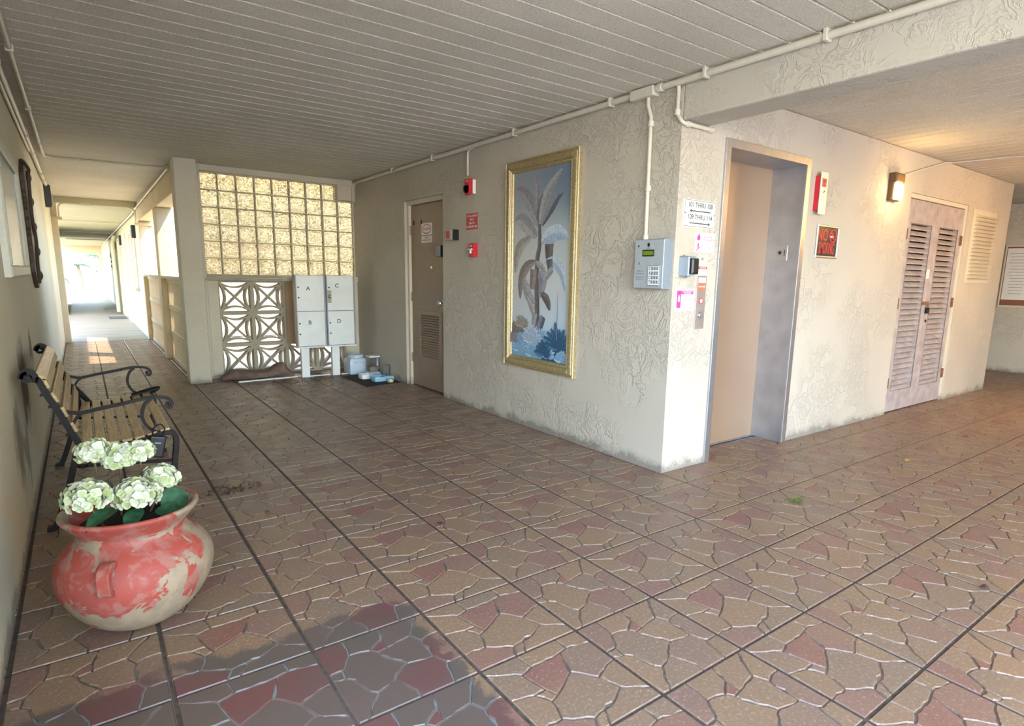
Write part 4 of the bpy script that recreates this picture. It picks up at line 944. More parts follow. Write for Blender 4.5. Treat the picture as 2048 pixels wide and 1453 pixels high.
# hydrangea: five artificial stems
def petals_mesh(name, parent, c, R, n, seed, squash=.8, tilt=(0, 0)):
    rr = random.Random(seed); V = []; F = []; val = []
    o0 = ORG[parent]; C = Vector(c)
    for k in range(n):
        z = 1 - 1.45 * (k + .5) / n; an = k * 2.39996 + rr.uniform(-.2, .2); q = math.sqrt(max(0, 1 - z * z))
        d_ = Vector((q * math.cos(an), q * math.sin(an), z)); pos = C + Vector((d_.x * R, d_.y * R, d_.z * R * squash)) * rr.uniform(.74, 1.12)
        d_ = (d_ + Vector((rr.uniform(-.35, .35), rr.uniform(-.35, .35), rr.uniform(-.2, .3)))).normalized()
        u_ = d_.cross(Vector((rr.random(), rr.random(), rr.random()))).normalized(); v_ = d_.cross(u_); s = rr.uniform(.0125, .0165); col = rr.random() ** .8; npet = 4 if rr.random() < .8 else 5
        for p in range(npet):
            a = 2 * PI * p / npet + rr.uniform(-.12, .12); e = u_ * math.cos(a) + v_ * math.sin(a); f_ = d_.cross(e)
            cup = rr.uniform(.0, .6); base = len(V); m = 7
            V.append(pos + d_ * .001); val_c = max(0, col - .25)
            for j in range(m):
                ph = -1.15 + 2.3 * j / (m - 1); rad = s * (1.0 if abs(ph) < .9 else .72)
                V.append(pos + e * (rad * math.cos(ph * .9)) * 1.05 + f_ * (s * .72 * math.sin(ph)) + d_ * (cup * s * (.55 if j not in (0, m - 1) else .25)) + d_ * .0007 * p)
            mid = len(V); V.append(pos + e * s * .6 + d_ * (s * .02))
            for j in range(m - 1): F.append((mid, base + 1 + j, base + 2 + j)); val.append(col)
            F.append((base, base + 1, mid)); F.append((base, mid, base + m)); val += [val_c, val_c]
    me = bpy.data.meshes.new(name); me.from_pydata([tuple(v - o0) for v in V], [], F); me.materials.append(M['petal'])
    at = me.attributes.new('stone', 'FLOAT', 'FACE'); at.data.foreach_set('value', val); me.polygons.foreach_set('use_smooth', [True] * len(F))
    o = bpy.data.objects.new(name, me); COL.objects.link(o); o.parent = parent; ORG[o] = o0; return o
def leaf_mesh(name, parent, base, tip, up, w, mat=None, fold=.25):
    B, T = Vector(base), Vector(tip); d_ = T - B; L = d_.length; d_.normalize(); s_ = d_.cross(Vector(up)).normalized(); n_ = s_.cross(d_); b = MB(); N = 12; vs = []
    for i in range(N + 1):
        t_ = i / N; ww = w * math.sin(PI * t_ ** .8) ** .8 if 0 < t_ < 1 else 0; dr = n_ * (-.18 * L * t_ * t_); c = B + d_ * (L * t_) + dr
        for q in (-1, -.5, 0, .5, 1): vs.append(tuple(c + s_ * (ww * q) + n_ * (abs(q) * ww * fold + (.004 * ((i % 2) - .5) if abs(q) == .5 else 0))))
    vs2 = [tuple(Vector(v) - n_ * .0012) for v in vs]; K = len(vs)
    fs = [(i * 5 + k, i * 5 + k + 1, i * 5 + k + 6, i * 5 + k + 5) for i in range(N) for k in range(4)]
    b.raw(vs + vs2, fs + [tuple(K + x for x in f[::-1]) for f in fs]); return b.build(name, mat or M['leaf'], parent, smooth=True, recalc=False)
HY = [((-.020, 2.51, .612), .047, 95, 'cream hydrangea head at the upper left of the pot, in front of the bench legs', (.00, 2.47)),
      ((.056, 2.52, .577), .052, 105, 'cream hydrangea head at the top middle of the pot, in front of the bench seat', (.04, 2.47)),
      ((.118, 2.51, .592), .040, 80, 'small cream hydrangea head at the top right, in front of the black lock box', (.10, 2.47)),
      ((-.048, 2.33, .508), .060, 125, 'cream hydrangea head hanging over the left rim of the pot', (.0, 2.40)),
      ((.088, 2.36, .480), .066, 150, 'largest yellowish cream hydrangea head in the middle of the pot, just above the rim', (.07, 2.42)),
      ((.168, 2.46, .492), .056, 110, 'cream hydrangea head at the right of the pot above a big green leaf', (.12, 2.46))]
for k, (c, R, n, lab, root) in enumerate(HY):
    t = thing('hydrangea', (root[0], root[1], .365), lab, 'flower', 'hydrangeas in the red pot')
    petals_mesh('flower_head', t, c, R, n, 20 + k, .85 if k != 4 else .8)
    b = MB(); b.tube(spline([(root[0], root[1], .36), (root[0] * .6 + c[0] * .4, root[1] * .6 + c[1] * .4, .43 if k < 3 else .40), (c[0], c[1], c[2] - R * .2)], 5), .0035, 8); b.build('stem', M['stem'], t, smooth=True)
    b = MB(); b.lathe([(R * .1, c[2] - R * .5), (R * .5, c[2] - R * .2), (R * .55, c[2] + R * .1), (R * .3, c[2] + R * .4), (.004, c[2] + R * .45)], (c[0], c[1], 0), 16); b.build('flower_core', M['petal'], t, smooth=True)
    if k == 3: leaf_mesh('leaf', t, (.03, 2.37, .445), (-.060, 2.275, .435), (0, 0, 1), .036)
    if k == 4: leaf_mesh('leaf', t, (.09, 2.36, .43), (.05, 2.27, .405), (0, 0, 1), .03)
    if k == 5:
        leaf_mesh('leaf', t, (.16, 2.44, .40), (.262, 2.455, .420), (-.35, -.75, .6), .050)
        leaf_mesh('leaf', t, (.14, 2.40, .40), (.21, 2.36, .385), (0, -.2, 1), .036)
    if k == 1: leaf_mesh('leaf', t, (.04, 2.46, .42), (.02, 2.44, .52), (0, -1, .2), .004, M['stem'])

# ================================================================== METAL CABINETS
def cabinet(x0, lab, letters, gr):
    t = thing('utility_cabinet', (x0 + .16, 7.33, 0), lab, 'cabinet', gr); fr = FR((x0, 7.27, .375), (1, 0, 0), (0, 0, 1), (0, -1, 0)); wd = .318; H_ = .838
    b = MB(fr); b.box(-.006, wd + .026, 0, H_ + .003, -.10, -.001); b.build('cabinet_body', M['grey'] if False else M['greybody'], t, bevel=.002)
    b = MB(fr); b.box(-.008, wd + .028, -.018, -.001, -.10, .01); b.build('base_flange', M['offwhite'], t, bevel=.002)
    for k in (0, 1):
        v0, v1 = (0.005, .415) if k else (.423, H_)
        b = MB(fr); b.cbox(0, wd, v0, v1, 0, .018, .004); dr = b.build('door', M['offwhite'], t)
        for q in ((v0 + .155, v0 + .275) if k == 0 else (v0 + .145, v0 + .27)):
            b = MB(fr); b.lathe([(.009, .018), (.009, .026), (.005, .028)], (.022, q, 0), 12); b.build('knob', M['black'], dr, smooth=True)
        L = letters[k]; u_, v_ = ((.135, v0 + .26) if k == 0 else (.140, v0 + .278)) if x0 < 2.2 else ((.118, v0 + .295) if k == 0 else (.130, v0 + .287))
        text('letter', L, fr, u_, v_, .018, .068, M['black'], dr)
    b = MB(FR()); b.box(x0 + .035, x0 + .128, 7.30, 7.36, 0, .357) if x0 < 2.2 else b.box(x0 + .045, x0 + .138, 7.30, 7.36, 0, .357)
    b = MB(); xa = x0 + (.035 if x0 < 2.2 else .045); b.box(xa, xa + .092, 7.29, 7.35, 0, .357); b.build('post', M['offwhite'], t, bevel=.002)
    return t, fr
M['greybody'] = simple('cabinet_side_grey', (.30, .31, .33), .4, var=.05)
cabinet(2.002, 'left white metal cabinet on a post, doors lettered A and B', 'AB', 'white metal cabinets on posts')
t, fr = cabinet(2.360, 'right white metal cabinet on a post, doors lettered C and D', 'CD', 'white metal cabinets on posts')
b = MB(fr); b.box(.0, .048, .515, .665, .018, .021); tgx = b.build('door_tag', M['greytag'] if 'greytag' in M else simple('grey_tag', (.42, .38, .30), .6), t); text('letter', 'C', fr, .024, .588, .021, .055, M['black'], tgx)

# ---- brown towel on the floor
def towel():
    rr = random.Random(4); N, K = 60, 22; V = []; rng = np.random.default_rng(5); ph = rng.random(12) * 6.28
    def nz(u, v): return (math.sin(7 * u + 3.1 * v + ph[0]) * .5 + math.sin(15 * u - 5 * v + ph[1]) * .3 + math.sin(31 * u + 9 * v + ph[2]) * .22 + math.sin(11 * v + 4 * u + ph[3]) * .35 + math.sin(53 * u - 13 * v + ph[5]) * .12)
    for i in range(N + 1):
        s = i / N; x = 1.20 + .78 * s; prof = (.088 + (.05 if s > .66 else 0) * math.sin(PI * min(1, max(0, (s - .66) / .34))) + .010 * math.sin(9 * s)) * min(1, .25 + 5 * s, .25 + 5 * (1 - s)); yc = 7.53 - .07 * s + .02 * math.sin(12 * s)
        for j in range(K):
            a = 2 * PI * j / K; f = 1 + .16 * nz(s * 2.2, a / 2)
            y = yc + .115 * math.cos(a) * f * min(1, .4 + 4 * s, .4 + 4 * (1 - s)); z = max(.003, prof * .62 + prof * .62 * math.sin(a) * f)
            V.append((x + .012 * nz(s * 4, a), y, z))
    fs = [(i * K + j, i * K + (j + 1) % K, (i + 1) * K + (j + 1) % K, (i + 1) * K + j) for i in range(N) for j in range(K)]; fs += [list(range(K))[::-1], [N * K + j for j in range(K)]]
    b = MB(); b.raw(V, fs); o = b.build('towel', M['towel'], at=(1.6, 7.5, 0), smooth=True)
    sb = o.modifiers.new('s', 'SUBSURF'); sb.levels = sb.render_levels = 1
    return tag(o, 'crumpled brown towel lying on the floor along the pierced screen', 'towel')
towel()
b = MB(); b.raw([(1.34, 7.30, .0), (2.00, 7.36, 0), (2.00, 7.40, 0), (1.34, 7.34, 0), (1.34, 7.30, .014), (2.00, 7.36, .014), (2.00, 7.40, .014), (1.34, 7.34, .014)], [(0, 1, 2, 3), (4, 5, 6, 7), (0, 1, 5, 4), (1, 2, 6, 5), (2, 3, 7, 6), (3, 0, 4, 7)])
tag(b.build('floor_strip', M['white'], at=(1.67, 7.35, 0)), 'long thin white strip on the floor in front of the brown towel', 'strip', 'white strips on the floor')
b = MB(); b.box(2.14, 2.385, 7.325, 7.355, 0, .012); tag(b.build('floor_strip', M['white'], at=(2.25, 7.34, 0)), 'short white strip on the floor between the two cabinet posts', 'strip', 'white strips on the floor')
b = MB(); b.box(2.515, 2.66, 7.30, 7.33, 0, .012); tag(b.build('floor_strip', M['white'], at=(2.58, 7.315, 0)), 'white strip end on the floor beside the big plastic jug', 'strip', 'white strips on the floor')

# ---- pet feeding corner
b = MB(); b.raw([(2.46, 7.12, .0005), (2.46, 6.34, .0005), (2.90, 6.40, .0005), (2.90, 7.20, .0005), (2.46, 7.12, .006), (2.46, 6.34, .006), (2.90, 6.40, .006), (2.90, 7.20, .006)], [(0, 1, 2, 3), (4, 5, 6, 7), (0, 1, 5, 4), (1, 2, 6, 5), (2, 3, 7, 6), (3, 0, 4, 7)])
tag(b.build('floor_mat', M['mat'], at=(2.68, 6.75, 0)), 'black mat on the floor under the bowls beside the brown door', 'mat')
t = thing('food_container', (2.70, 7.29, 0), 'large square bluish plastic tub with screw lid beside the right cabinet post', 'container'); c = (2.70, 7.30, 0)
b = MB(XYZ(c)); b.lathe([(.105, .0), (.118, .012), (.122, .10), (.120, .165), (.105, .195), (.088, .205)], n=48, sq=.82); b.build('tub', M['bluewhite'], t, smooth=True)
b = MB(XYZ(c)); b.lathe([(.092, .2055), (.096, .209), (.096, .235), (.090, .242), (.078, .242), (.074, .236), (.02, .236)], n=40); b.build('lid', M['bluewhite'], t, smooth=True)
b = MB(XYZ((c[0], c[1] - .122, .155))); b.tube([(-.065, .003, -.006), (-.04, -.010, .004), (.04, -.010, .004), (.065, .003, -.006)], .008, 8); b.build('handle_ridge', M['bluewhite'], t, smooth=True)
t = thing('pet_feeder', (2.81, 7.03, .006), 'clear plastic food dispenser with white top on white base', 'feeder'); c = (2.815, 7.03, .006)
b = MB(XYZ(c)); b.lathe([(.058, .05), (.066, .07), (.072, .23)], n=40, sq=.75); b.build('hopper', M['clear'], t, smooth=True)
b = MB(XYZ(c)); b.lathe([(.050, .052), (.060, .072), (.064, .10), (.055, .115), (.02, .12)], n=24, sq=.7); b.build('food', simple('dry_food', (.35, .27, .2), .9, var=.4, sc=90), t)
b = MB(XYZ(c)); b.lathe([(.074, .2305), (.074, .245), (.02, .25)], n=40, sq=.75); b.build('hopper_lid', M['white'], t, smooth=True)
b = MB(XYZ(c)); b.lathe([(.078, 0), (.080, .03), (.062, .049)], n=40, sq=.7); b.build('feeder_base', M['bluewhite'], t, smooth=True)
def bowl(name, c, r, h, mat, lab, sq=.6):
    b = MB(XYZ(c)); b.lathe([(r * .92, 0), (r, h * .5), (r * .96, h * .95), (r * .9, h), (r * .82, h * .9), (r * .78, h * .35), (.01, h * .3)], n=40, sq=sq)
    return tag(b.build(name, mat, at=c, smooth=True), lab, 'bowl', 'pet bowls on the black mat')
bowl('pet_bowl', (2.655, 6.86, .006), .078, .052, M['white'], 'white plastic bowl at the left of the black mat')
bowl('pet_bowl', (2.725, 6.63, .006), .088, .056, M['blue'], 'light blue plastic bowl at the front of the black mat')
t = thing('water_dispenser', (2.84, 6.66, .006), 'small clear water bottle standing upside down in a blue tray by the wall', 'water dispenser'); c = (2.838, 6.66, .006)
b = MB(XYZ(c)); b.lathe([(.068, 0), (.072, .02), (.066, .045), (.058, .045), (.05, .02)], n=32, sq=.6); b.build('tray', M['blue'], t, smooth=True)
b = MB(XYZ(c)); b.lathe([(.034, .047), (.040, .06), (.043, .16), (.036, .175), (.010, .178)], n=32); b.build('bottle', M['clear'], t, smooth=True)
t = thing('food_can', (2.81, 6.47, .006), 'small round yellowish tin at the front corner of the black mat', 'can')
b = MB(XYZ((2.80, 6.47, .006))); b.lathe([(.034, 0), (.036, .003), (.036, .034), (.034, .037), (.030, .035)], n=28); b.build('can_body', simple('yellowish_label', (.52, .50, .26), .4, .2, var=.3, sc=60), t, smooth=True)

# ================================================================== CONDUITS
def conduit(name, pts, r, lab, clamps=(), boxes=(), grp='painted conduits', fit=()):
    t = thing(name, pts[0], lab, 'conduit', grp); b = MB(); b.tube(pts, r, 10); b.build('pipe', M['pvc'], t, smooth=True)
    for p, ax in clamps:
        b = MB(); x, y, z = p; q = r + .006
        if ax == 'y': b.box(x - q, x + q, y - .010, y + .010, z - q, z + q + .012)
        elif ax == 'x': b.box(x - .010, x + .010, y - q, y + q, z - q, z + q + .012)
        else: b.box(x - q, x + q, y - q, y + q, z - .010, z + .010)
        b.build('clamp', M['pvc'], t, bevel=.003)
    for bx in boxes: b = MB(); b.box(*bx); b.build('junction_box', M['pvc'], t, bevel=.004)
    for p, ax in fit:
        b = MB(XYZ(p)); b.lathe([(r + .002, -.018), (r + .006, -.016), (r + .006, .016), (r + .002, .018)], n=14, axis={'x': 0, 'y': 1, 'z': 2}[ax]); b.build('coupling', M['pvc'], t, smooth=True)
    return t
def bend(a, c, b_, r=.06, k=5):     # rounded corner at c between a and b
    a, c, b_ = Vector(a), Vector(c), Vector(b_); u_ = (a - c).normalized(); v_ = (b_ - c).normalized(); P0 = c + u_ * r; P1 = c + v_ * r
    return [tuple((1 - s) ** 2 * P0 + 2 * s * (1 - s) * c + s * s * P1) for s in [i / k for i in range(k + 1)]]
xr, zr = 2.895, 2.372
conduit('conduit', [(xr, -2.0, zr), (xr, 2.66, zr)], .019, 'long painted conduit along the top of the concrete beam', clamps=[((xr, 1.62, zr), 'y'), ((xr, 2.30, zr), 'y')])
conduit('conduit', [(xr, 2.86, zr), (xr, 7.68, zr)] + bend((xr, 7.68, zr), (xr, 7.74, zr), (xr, 7.74, 2.3), .05) + [(xr, 7.738, 2.14)], .019, 'painted conduit along the ceiling edge of the long wall',
        clamps=[((xr, y, zr), 'y') for y in (3.05, 4.15, 5.55, 6.5)], boxes=[(2.865, 2.925, 2.665, 2.855, 2.335, 2.392)], fit=[((xr, 2.63, zr), 'y')])
conduit('conduit', [(2.897, 2.725, 2.334), (2.897, 2.725, 2.29), (2.902, 2.70, 2.22), (2.902, 2.695, 1.50)], .013, 'thin painted conduit dropping from the junction box down to the intercom', fit=[((2.902, 2.697, 2.18), 'z'), ((2.902, 2.695, 1.80), 'z'), ((2.902, 2.695, 1.50), 'z')])
conduit('conduit', [(2.907, 4.80, 2.36)] + bend((2.907, 4.80, 2.355), (2.907, 4.90, 2.355), (2.907, 4.90, 2.2), .05) + [(2.907, 4.90, 2.136)], .011, 'short bent conduit dropping from the ceiling edge to the fire strobe')
conduit('conduit', [(2.908, 2.62, 2.382)] + bend((2.908, 2.6, 2.382), (2.908, 2.50, 2.382), (2.908, 2.50, 2.2), .05) + [(2.908, 2.50, 2.20)] + bend((2.908, 2.50, 2.2), (2.908, 2.458, 2.145), (3.0, 2.458, 2.145), .03) + [(3.17, 2.458, 2.145)], .012,
        'painted conduit bending round the wall corner under the concrete beam', fit=[((2.908, 2.50, 2.21), 'z'), ((2.96, 2.458, 2.145), 'x'), ((3.17, 2.458, 2.145), 'x')])
conduit('conduit', [(5.79, 2.463, 2.15), (5.95, 2.463, 2.20), (6.70, 2.463, 2.385), (6.80, 2.43, 2.392), (6.95, 1.5, 2.392)], .008, 'thin painted conduit rising from the lit wall lamp to the ceiling')
xl = -.272
conduit('conduit', [(xl, .95, 2.365), (xl, 12.7, 2.365)], .020, 'thick painted conduit high on the left wall reaching to the walkway', clamps=[((xl, y, 2.365), 'y') for y in (2.5, 4.6, 6.9, 9.5)], fit=[((xl, 7.9, 2.365), 'y'), ((xl, 10.2, 2.365), 'y')])
conduit('conduit', [(-.285, .95, 2.325), (-.285, 6.9, 2.325), (-.285, 7.6, 2.33)], .012, 'thin painted conduit under the thick one on the left wall', clamps=[])
conduit('conduit', [(-.195, -.95, 2.383), (-.195, 8.05, 2.383)] + bend((-.195, 8.05, 2.383), (-.195, 8.28, 2.383), (0, 8.28, 2.383), .12) + [(.87, 8.22, 2.383)], .013, 'painted conduit on the ceiling turning across the walkway to the column',
        clamps=[((-.195, y, 2.383), 'y') for y in (2.2, 4.4, 5.9, 7.4)] + [((.10, 8.27, 2.383), 'x'), ((.6, 8.24, 2.383), 'x')])
conduit('conduit', [(.885, 7.95, 2.35), (.885, 12.7, 2.30), (.885, 14, 2.27), (.885, 30, 2.27)], .014, 'painted conduit along the upper right edge of the walkway')
conduit('conduit', [(-.19, 12.64, 2.06)] + bend((-.19, 12.64, 2.1), (-.19, 12.64, 2.285), (0, 12.64, 2.285), .10) + [(.05, 12.64, 2.285), (.62, 12.64, 2.285)] + bend((.6, 12.64, 2.285), (.86, 12.64, 2.285), (.86, 12.64, 2.1), .12) + [(.86, 12.64, 2.04)], .013,
        'painted conduit arching across the walkway between the two end piers', boxes=[(.09, .24, 12.61, 12.66, 2.265, 2.305)])

# ================================================================== LEFT WALL
t = thing('landscape_picture', (-.3, 4.6, 1.2), 'pale framed landscape picture on the left wall, cut by the view edge', 'picture'); fr = LW(3.95, 1.19)
def lcanvas():
    q = NT('faded_landscape_print'); z = q.sep()[2]; n = q.noise(5, 5, .8); f = q.math('ADD', z, q.math('MULTIPLY', n, .25))
    c = q.ramp(q.math('MULTIPLY', q.math('SUBTRACT', f, 1.25), 1.2), [(.10, (.20, .20, .17, 1)), (.28, (.30, .24, .20, 1)), (.42, (.36, .33, .30, 1)), (.6, (.33, .40, .42, 1)), (.95, (.30, .38, .42, 1))]); return q.fin(c, .25)
b = MB(fr); b.box(.07, 1.25, .06, .64, 0, .014); b.build('canvas', lcanvas(), t)
b = MB(fr)
for a in ((0, 1.32, .64, .705), (0, 1.32, 0, .06), (0, .07, .06, .64), (1.25, 1.32, .06, .64)): b.cbox(*a, 0, .035, .008)
b.build('picture_frame', simple('pale_cream_frame', (.60, .58, .47), .45), t)
t = thing('wall_carving', (-.3, 6.2, 1.08), 'long dark carved wooden ornament hanging upright on the left wall beside the picture', 'wall ornament'); fr = LW(6.0, 1.08)
rr = random.Random(8); L1 = []; L2 = []
for k in range(41):
    z = .985 * k / 40; wv = .26 + .035 * math.sin(9 * z) + rr.uniform(-.012, .012); wv *= min(1, .25 + 6 * (.985 - z), .35 + 5 * z)
    L1.append((.30 - wv * .95, z)); L2.append((.30 + wv * .8 + .02 * math.sin(11 * z) + rr.uniform(-.012, .012), z))
b = MB(fr); b.prism(L1 + L2[::-1], 0, .028); b.build('carved_back', M['darkwood'], t, bevel=.006)
b = MB(fr)
for k in range(5):
    z = .10 + .19 * k; b.lathe([(.045 + .012 * (k % 3), .028), (.040, .045), (.022, .056), (.005, .060)], (.30 + .05 * math.sin(k * 1.9), z, 0), 12)
b.tube(spline([(.10, .95, .03), (.14, .90, .055), (.11, .84, .05), (.16, .55, .04), (.10, .38, .05), (.16, .2, .04), (.2, .04, .035)], 6), .012, 8)
b.build('carved_relief', M['darkwood'], t, smooth=True)
def sconce(fr, lab, hang=.24):
    t = thing('wall_sconce', fr(0, 0, 0), lab, 'lamp', 'unlit dark lamps along the walkway')
    b = MB(fr); b.cbox(-.055, .055, -hang / 2, hang / 2, 0, .075, .012); b.build('lamp_housing', M['black'], t)
    b = MB(fr); b.cbox(-.04, .04, -hang * .42, hang * .1, .0755, .09, .008); b.build('lamp_lens', simple('unlit_lens_%d' % len(bpy.data.materials), (.35, .33, .28), .3), t); return t
sconce(LW(10.9, 2.22), 'unlit dark lamp high on the left wall at the start of the walkway', .30)
WK = lambda y, z: FR((.92, y, z), (0, -1, 0), (0, 0, 1), (-1, 0, 0))
sconce(WK(13.9, 1.95), 'nearest unlit dark lamp on the right wall of the walkway'); sconce(WK(18.3, 1.95), 'second unlit dark lamp on the right wall of the walkway, above a window'); sconce(WK(21.8, 1.95), 'third unlit dark lamp on the right wall of the walkway, near the wreath'); 
# windows and doors of the walkway wall
for n_, (y0, y1, z0, z1) in enumerate(((13.4 + .8, 15.7, .92, 1.98),)):
    w_ = sempty('window_%d' % (n_ + 2), (.92, y0, z0)); fr = WK(y1, z0)
    b = MB(fr); b.box(0, y1 - y0, 0, z1 - z0, .0, .006); b.build('window_pane', simple('window_blind_behind_glass', (.33, .30, .20), .2), w_)
    b = MB(fr); L = y1 - y0; H_ = z1 - z0
    for a in ((-.05, L + .05, H_, H_ + .05), (-.05, L + .05, -.04, 0), (-.05, 0, 0, H_), (L, L + .05, 0, H_), (L / 2 - .02, L / 2 + .02, 0, H_)): b.box(*a, 0, .02)
    b.build('window_frame', M['pale'], w_); b = MB(fr); b.box(-.1, L + .1, -.10, -.045, 0, .07); b.build('window_sill', M['pale'], w_, bevel=.008)
for n_, y0 in enumerate((17.0, 19.4, 22.4)):
    w_ = sempty('door_%d' % (n_ + 4), (.92, y0, 0)); fr = WK(y0 + .95, 0)
    b = MB(fr); b.box(.04, .91, .01, 2.0, 0, .008); b.build('door_panel', simple('cream_door_paint_%d' % n_, (.68, .64, .46), .5), w_)
    b = MB(fr)
    for a in ((0, .95, 2.0, 2.05), (0, .04, 0, 2.0), (.91, .95, 0, 2.0)): b.box(*a, 0, .035)
    b.build('door_frame', M['pale'], w_, bevel=.004); b = MB(fr); b.lathe([(.025, .008), (.01, .012), (.01, .04), (.026, .05), (.01, .065)], (.85, .98, 0), 12); b.build('door_knob', M['steel'], w_, smooth=True)
t = thing('door_wreath', (.88, 22.9, 1.35), 'dark red wreath hanging on a door far down the walkway', 'wreath'); rr = random.Random(2)
b = MB()
for k in range(46):
    a = 2 * PI * k / 46; r_ = .24 + rr.uniform(-.05, .05); p = (.885 - rr.uniform(0, .04), 22.9 + r_ * math.cos(a), 1.45 + r_ * math.sin(a)); s = rr.uniform(.03, .05)
    b.lathe([(s * .3, -s), (s, -s * .3), (s, s * .3), (s * .3, s)], p, 6, m=k % 2)
b.build('wreath_ring', [simple('wreath_red', (.30, .06, .04), .8), simple('wreath_brown', (.12, .10, .05), .9)], t)
b = MB(); b.tube([(.80, 20.6, .05), (.80, 20.6, 1.95), (.86, 20.6, 2.15)], .055, 12); tag(b.build('downspout', M['pale'], at=(.82, 20.6, 0), smooth=True), 'pale vertical drain pipe on the right wall far down the walkway', 'pipe')
b = MB(); b.box(.50, .86, 18.3, 19.1, .0022, .020); tag(b.build('doormat', simple('grey_doormat', (.10, .09, .08), .9), at=(.7, 18.7, 0)), 'nearest grey doormat on the walkway floor by the right wall', 'doormat', 'doormats on the walkway')
b = MB(); b.box(.50, .86, 22.6, 23.2, .0022, .020); tag(b.build('doormat', simple('pale_doormat', (.45, .40, .34), .9), at=(.7, 22.9, 0)), 'farther pale doormat on the walkway floor', 'doormat', 'doormats on the walkway')
b = MB(); b.tube(spline([(-.55, 18.6, 1.0), (-.5, 24, .95), (-.45, 30, .80), (-.45, 35, .55)], 6), .03, 8); tag(b.build('stair_handrail', simple('grey_handrail', (.16, .16, .15), .4), at=(-.5, 25, .8), smooth=True), 'dark handrail sloping down along the pale wall left of the walkway', 'handrail')

# ================================================================== GREENERY
def frond(b, base, ang, L, droop, w, n=16, m=0, rr=random):
    d_ = Vector((math.cos(ang), math.sin(ang), 0)); P = []
    for i in range(n + 1): t_ = i / n; P.append(Vector(base) + d_ * (L * t_) + Vector((0, 0, L * (.55 * t_ - droop * t_ * t_))))
    s_ = d_.cross(Vector((0, 0, 1)))
    for i in range(1, n):
        for sg in (-1, 1):
            l = w * math.sin(PI * (i / n) ** .7) + .04; q = P[i] + s_ * sg * l + d_ * (l * .5) - Vector((0, 0, l * .45)); hw = Vector((d_.x, d_.y, 0)) * (L / n * .38)
            b.raw([tuple(P[i] - hw), tuple(P[i] + hw), tuple(q)], [(0, 1, 2)], m)
    b.tube([tuple(p) for p in P], [.012 * (1 - .8 * i / n) + .003 for i in range(n + 1)], 5, m=m)
def palm(c, h, nf, L, lab, seed, trunk=True):
    rr = random.Random(seed); t = thing('palm', c, lab, 'palm', 'palms beyond the walkway')
    top = (c[0] + rr.uniform(-.15, .15), c[1], c[2] + h)
    b = MB(); b.tube(spline([c, ((c[0] + top[0]) / 2 + .06, c[1], c[2] + h * .5), top], 5), .07, 8); b.build('trunk', M['trunk'], t, smooth=True)
    b = MB()
    for k in range(nf): frond(b, top, 2 * PI * k / nf + rr.uniform(-.2, .2), L * rr.uniform(.7, 1.1), rr.uniform(.7, 1.3), L * .22, rr=rr)
    b.build('fronds', M['palm'], t, recalc=False)
palm((.05, 38.4, -.1), 1.5, 11, 1.0, 'green palm in the middle of the bright opening at the far end of the walkway', 1)
palm((-.75, 43.5, -.1), 2.2, 11, 1.2, 'taller palm at the left, farther beyond the walkway end', 2); palm((1.0, 41, -.1), 2.0, 11, 1.1, 'palm at the right beyond the walkway end', 3)
palm((-3.0, 17.5, -.3), 2.5, 14, 2.2, 'palm left of the walkway with a frond showing above the pale wall', 5)
def bush(c, r, h, lab, seed, n=700):
    rr = random.Random(seed); b = MB()
    for k in range(n):
        a = rr.random() * 2 * PI; z = rr.random(); q = math.sqrt(rr.random()) * r * math.sin(PI * (.15 + .85 * (1 - z)) / 1.2 + .2); p = Vector((c[0] + q * math.cos(a), c[1] + q * math.sin(a), c[2] + h * z)); u_ = Vector((rr.uniform(-1, 1), rr.uniform(-1, 1), rr.uniform(-1, 1))).normalized() * .09; v_ = Vector((rr.uniform(-1, 1), rr.uniform(-1, 1), rr.uniform(-1, 1))).normalized() * .05
        b.raw([tuple(p - u_), tuple(p + v_), tuple(p + u_), tuple(p - v_)], [(0, 1, 2, 3)])
    return tag(b.build('bush', M['palm'], at=c, recalc=False), lab, 'bush', 'bushes beyond the walkway')
bush((-1.5, 47, -.1), 1.3, 3.6, 'leafy bush at the left beyond the far walkway opening', 1, 1100); bush((1.9, 47, -.1), 1.3, 4.0, 'leafy bush at the right beyond the far walkway opening', 2, 1100)
b = MB(); b.box(-12, 14, 52, 52.3, -.2, 1.5); struct(b.build('wall_garden', M['pale']))

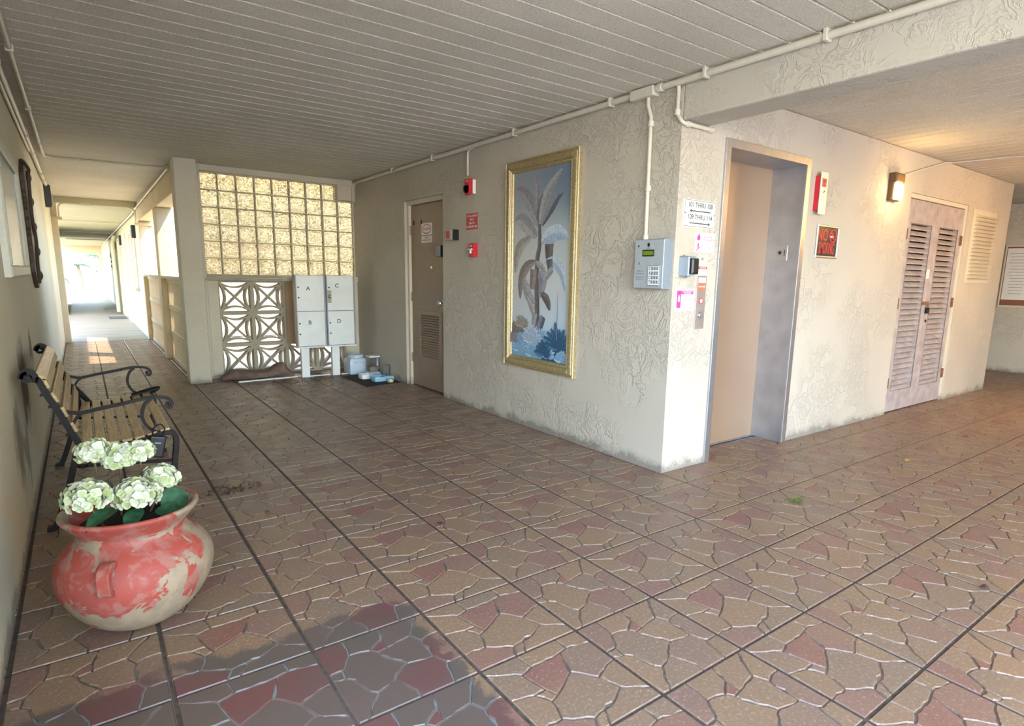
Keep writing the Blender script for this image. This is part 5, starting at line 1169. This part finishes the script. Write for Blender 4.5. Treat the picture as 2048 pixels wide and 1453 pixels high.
# ================================================================== LITTER ON THE FLOOR
def litter(c, s, mat, lab, name, seed, n=1, spread=0, cat='leaf'):
    rr = random.Random(seed); b = MB()
    for k in range(n):
        x, y = c[0] + rr.uniform(-spread, spread), c[1] + rr.uniform(-spread, spread); a = rr.random() * PI; u_ = Vector((math.cos(a), math.sin(a), .0)); v_ = Vector((-u_.y, u_.x, 0)); q = s * rr.uniform(.6, 1.1)
        vs = []; N = 10
        for i in range(N + 1):
            t_ = i / N; w_ = q * .33 * math.sin(PI * t_) ** .8 if 0 < t_ < 1 else 0; z = .003 + .006 * math.sin(PI * t_)
            for sg in (-1, 0, 1): p = u_ * (q * (t_ - .5)) + v_ * (w_ * sg); vs.append((x + p.x, y + p.y, z + abs(sg) * .004))
        K = len(vs); b.raw(vs + [(p[0], p[1], p[2] - .001) for p in vs], [(i * 3 + k2, i * 3 + k2 + 1, i * 3 + k2 + 4, i * 3 + k2 + 3) for i in range(N) for k2 in (0, 1)] + [(K + i * 3 + k2, K + i * 3 + k2 + 3, K + i * 3 + k2 + 4, K + i * 3 + k2 + 1) for i in range(N) for k2 in (0, 1)])
    return tag(b.build(name, mat, at=(c[0], c[1], 0), recalc=False), lab, cat)
litter((3.196, 1.702), .05, M['leafy'], 'small green sprig on the paving in front of the elevator', 'leaf_sprig', 1, 6, .025)
litter((4.622, 1.679), .085, M['leafyel'], 'yellow fallen leaf on the paving in the right hall', 'fallen_leaf', 2)
litter((5.789, 1.704), .05, M['leafbr'], 'tiny dark leaf on the paving beyond the yellow leaf', 'fallen_leaf', 3)
litter((1.349, 2.544), .065, M['leafbr'], 'brown curled leaf in the middle of the paving', 'fallen_leaf', 4)
litter((2.914, .705), .035, M['leafbr'], 'reddish brown scrap by the score line at the lower right', 'leaf_scrap', 6, 2, .01)
b = MB(XYZ((.674, 3.168, 0))); b.lathe([(.004, 0), (.011, .004), (.012, .010), (.008, .016), (.003, .018)], n=12); tag(b.build('seed_pod', M['leafbr'], at=(.674, 3.168, 0), smooth=True), 'small dark seed pod on the tan paving right of the bench', 'seed pod')
def debris(c, r, n, lab, seed):
    rr = random.Random(seed); b = MB()
    for k in range(n):
        a = rr.random() * 6.28; q = r * rr.random() ** .7; x, y = c[0] + q * math.cos(a) * 1.3, c[1] + q * math.sin(a) * .7; s = rr.uniform(.002, .007) ; l = s * rr.uniform(1, 4); an = rr.random() * 3.14
        u_ = (math.cos(an) * l, math.sin(an) * l); v_ = (-math.sin(an) * s, math.cos(an) * s); P = [(x - u_[0], y - u_[1]), (x + v_[0], y + v_[1]), (x + u_[0], y + u_[1]), (x - v_[0], y - v_[1])]
        b.prism(P, .0005, .0035)
    o = b.build('dirt_crumbs', M['leafbr'], at=(c[0], c[1], 0)); o['kind'] = 'stuff'; return tag(o, lab, 'dirt')
debris((.60, 3.66), .13, 90, 'scattered dark dirt crumbs on the paving right of the bench', 1); debris((2.2, 7.1), .42, 160, 'dark crumbs scattered on the paving in front of the metal cabinets', 2)
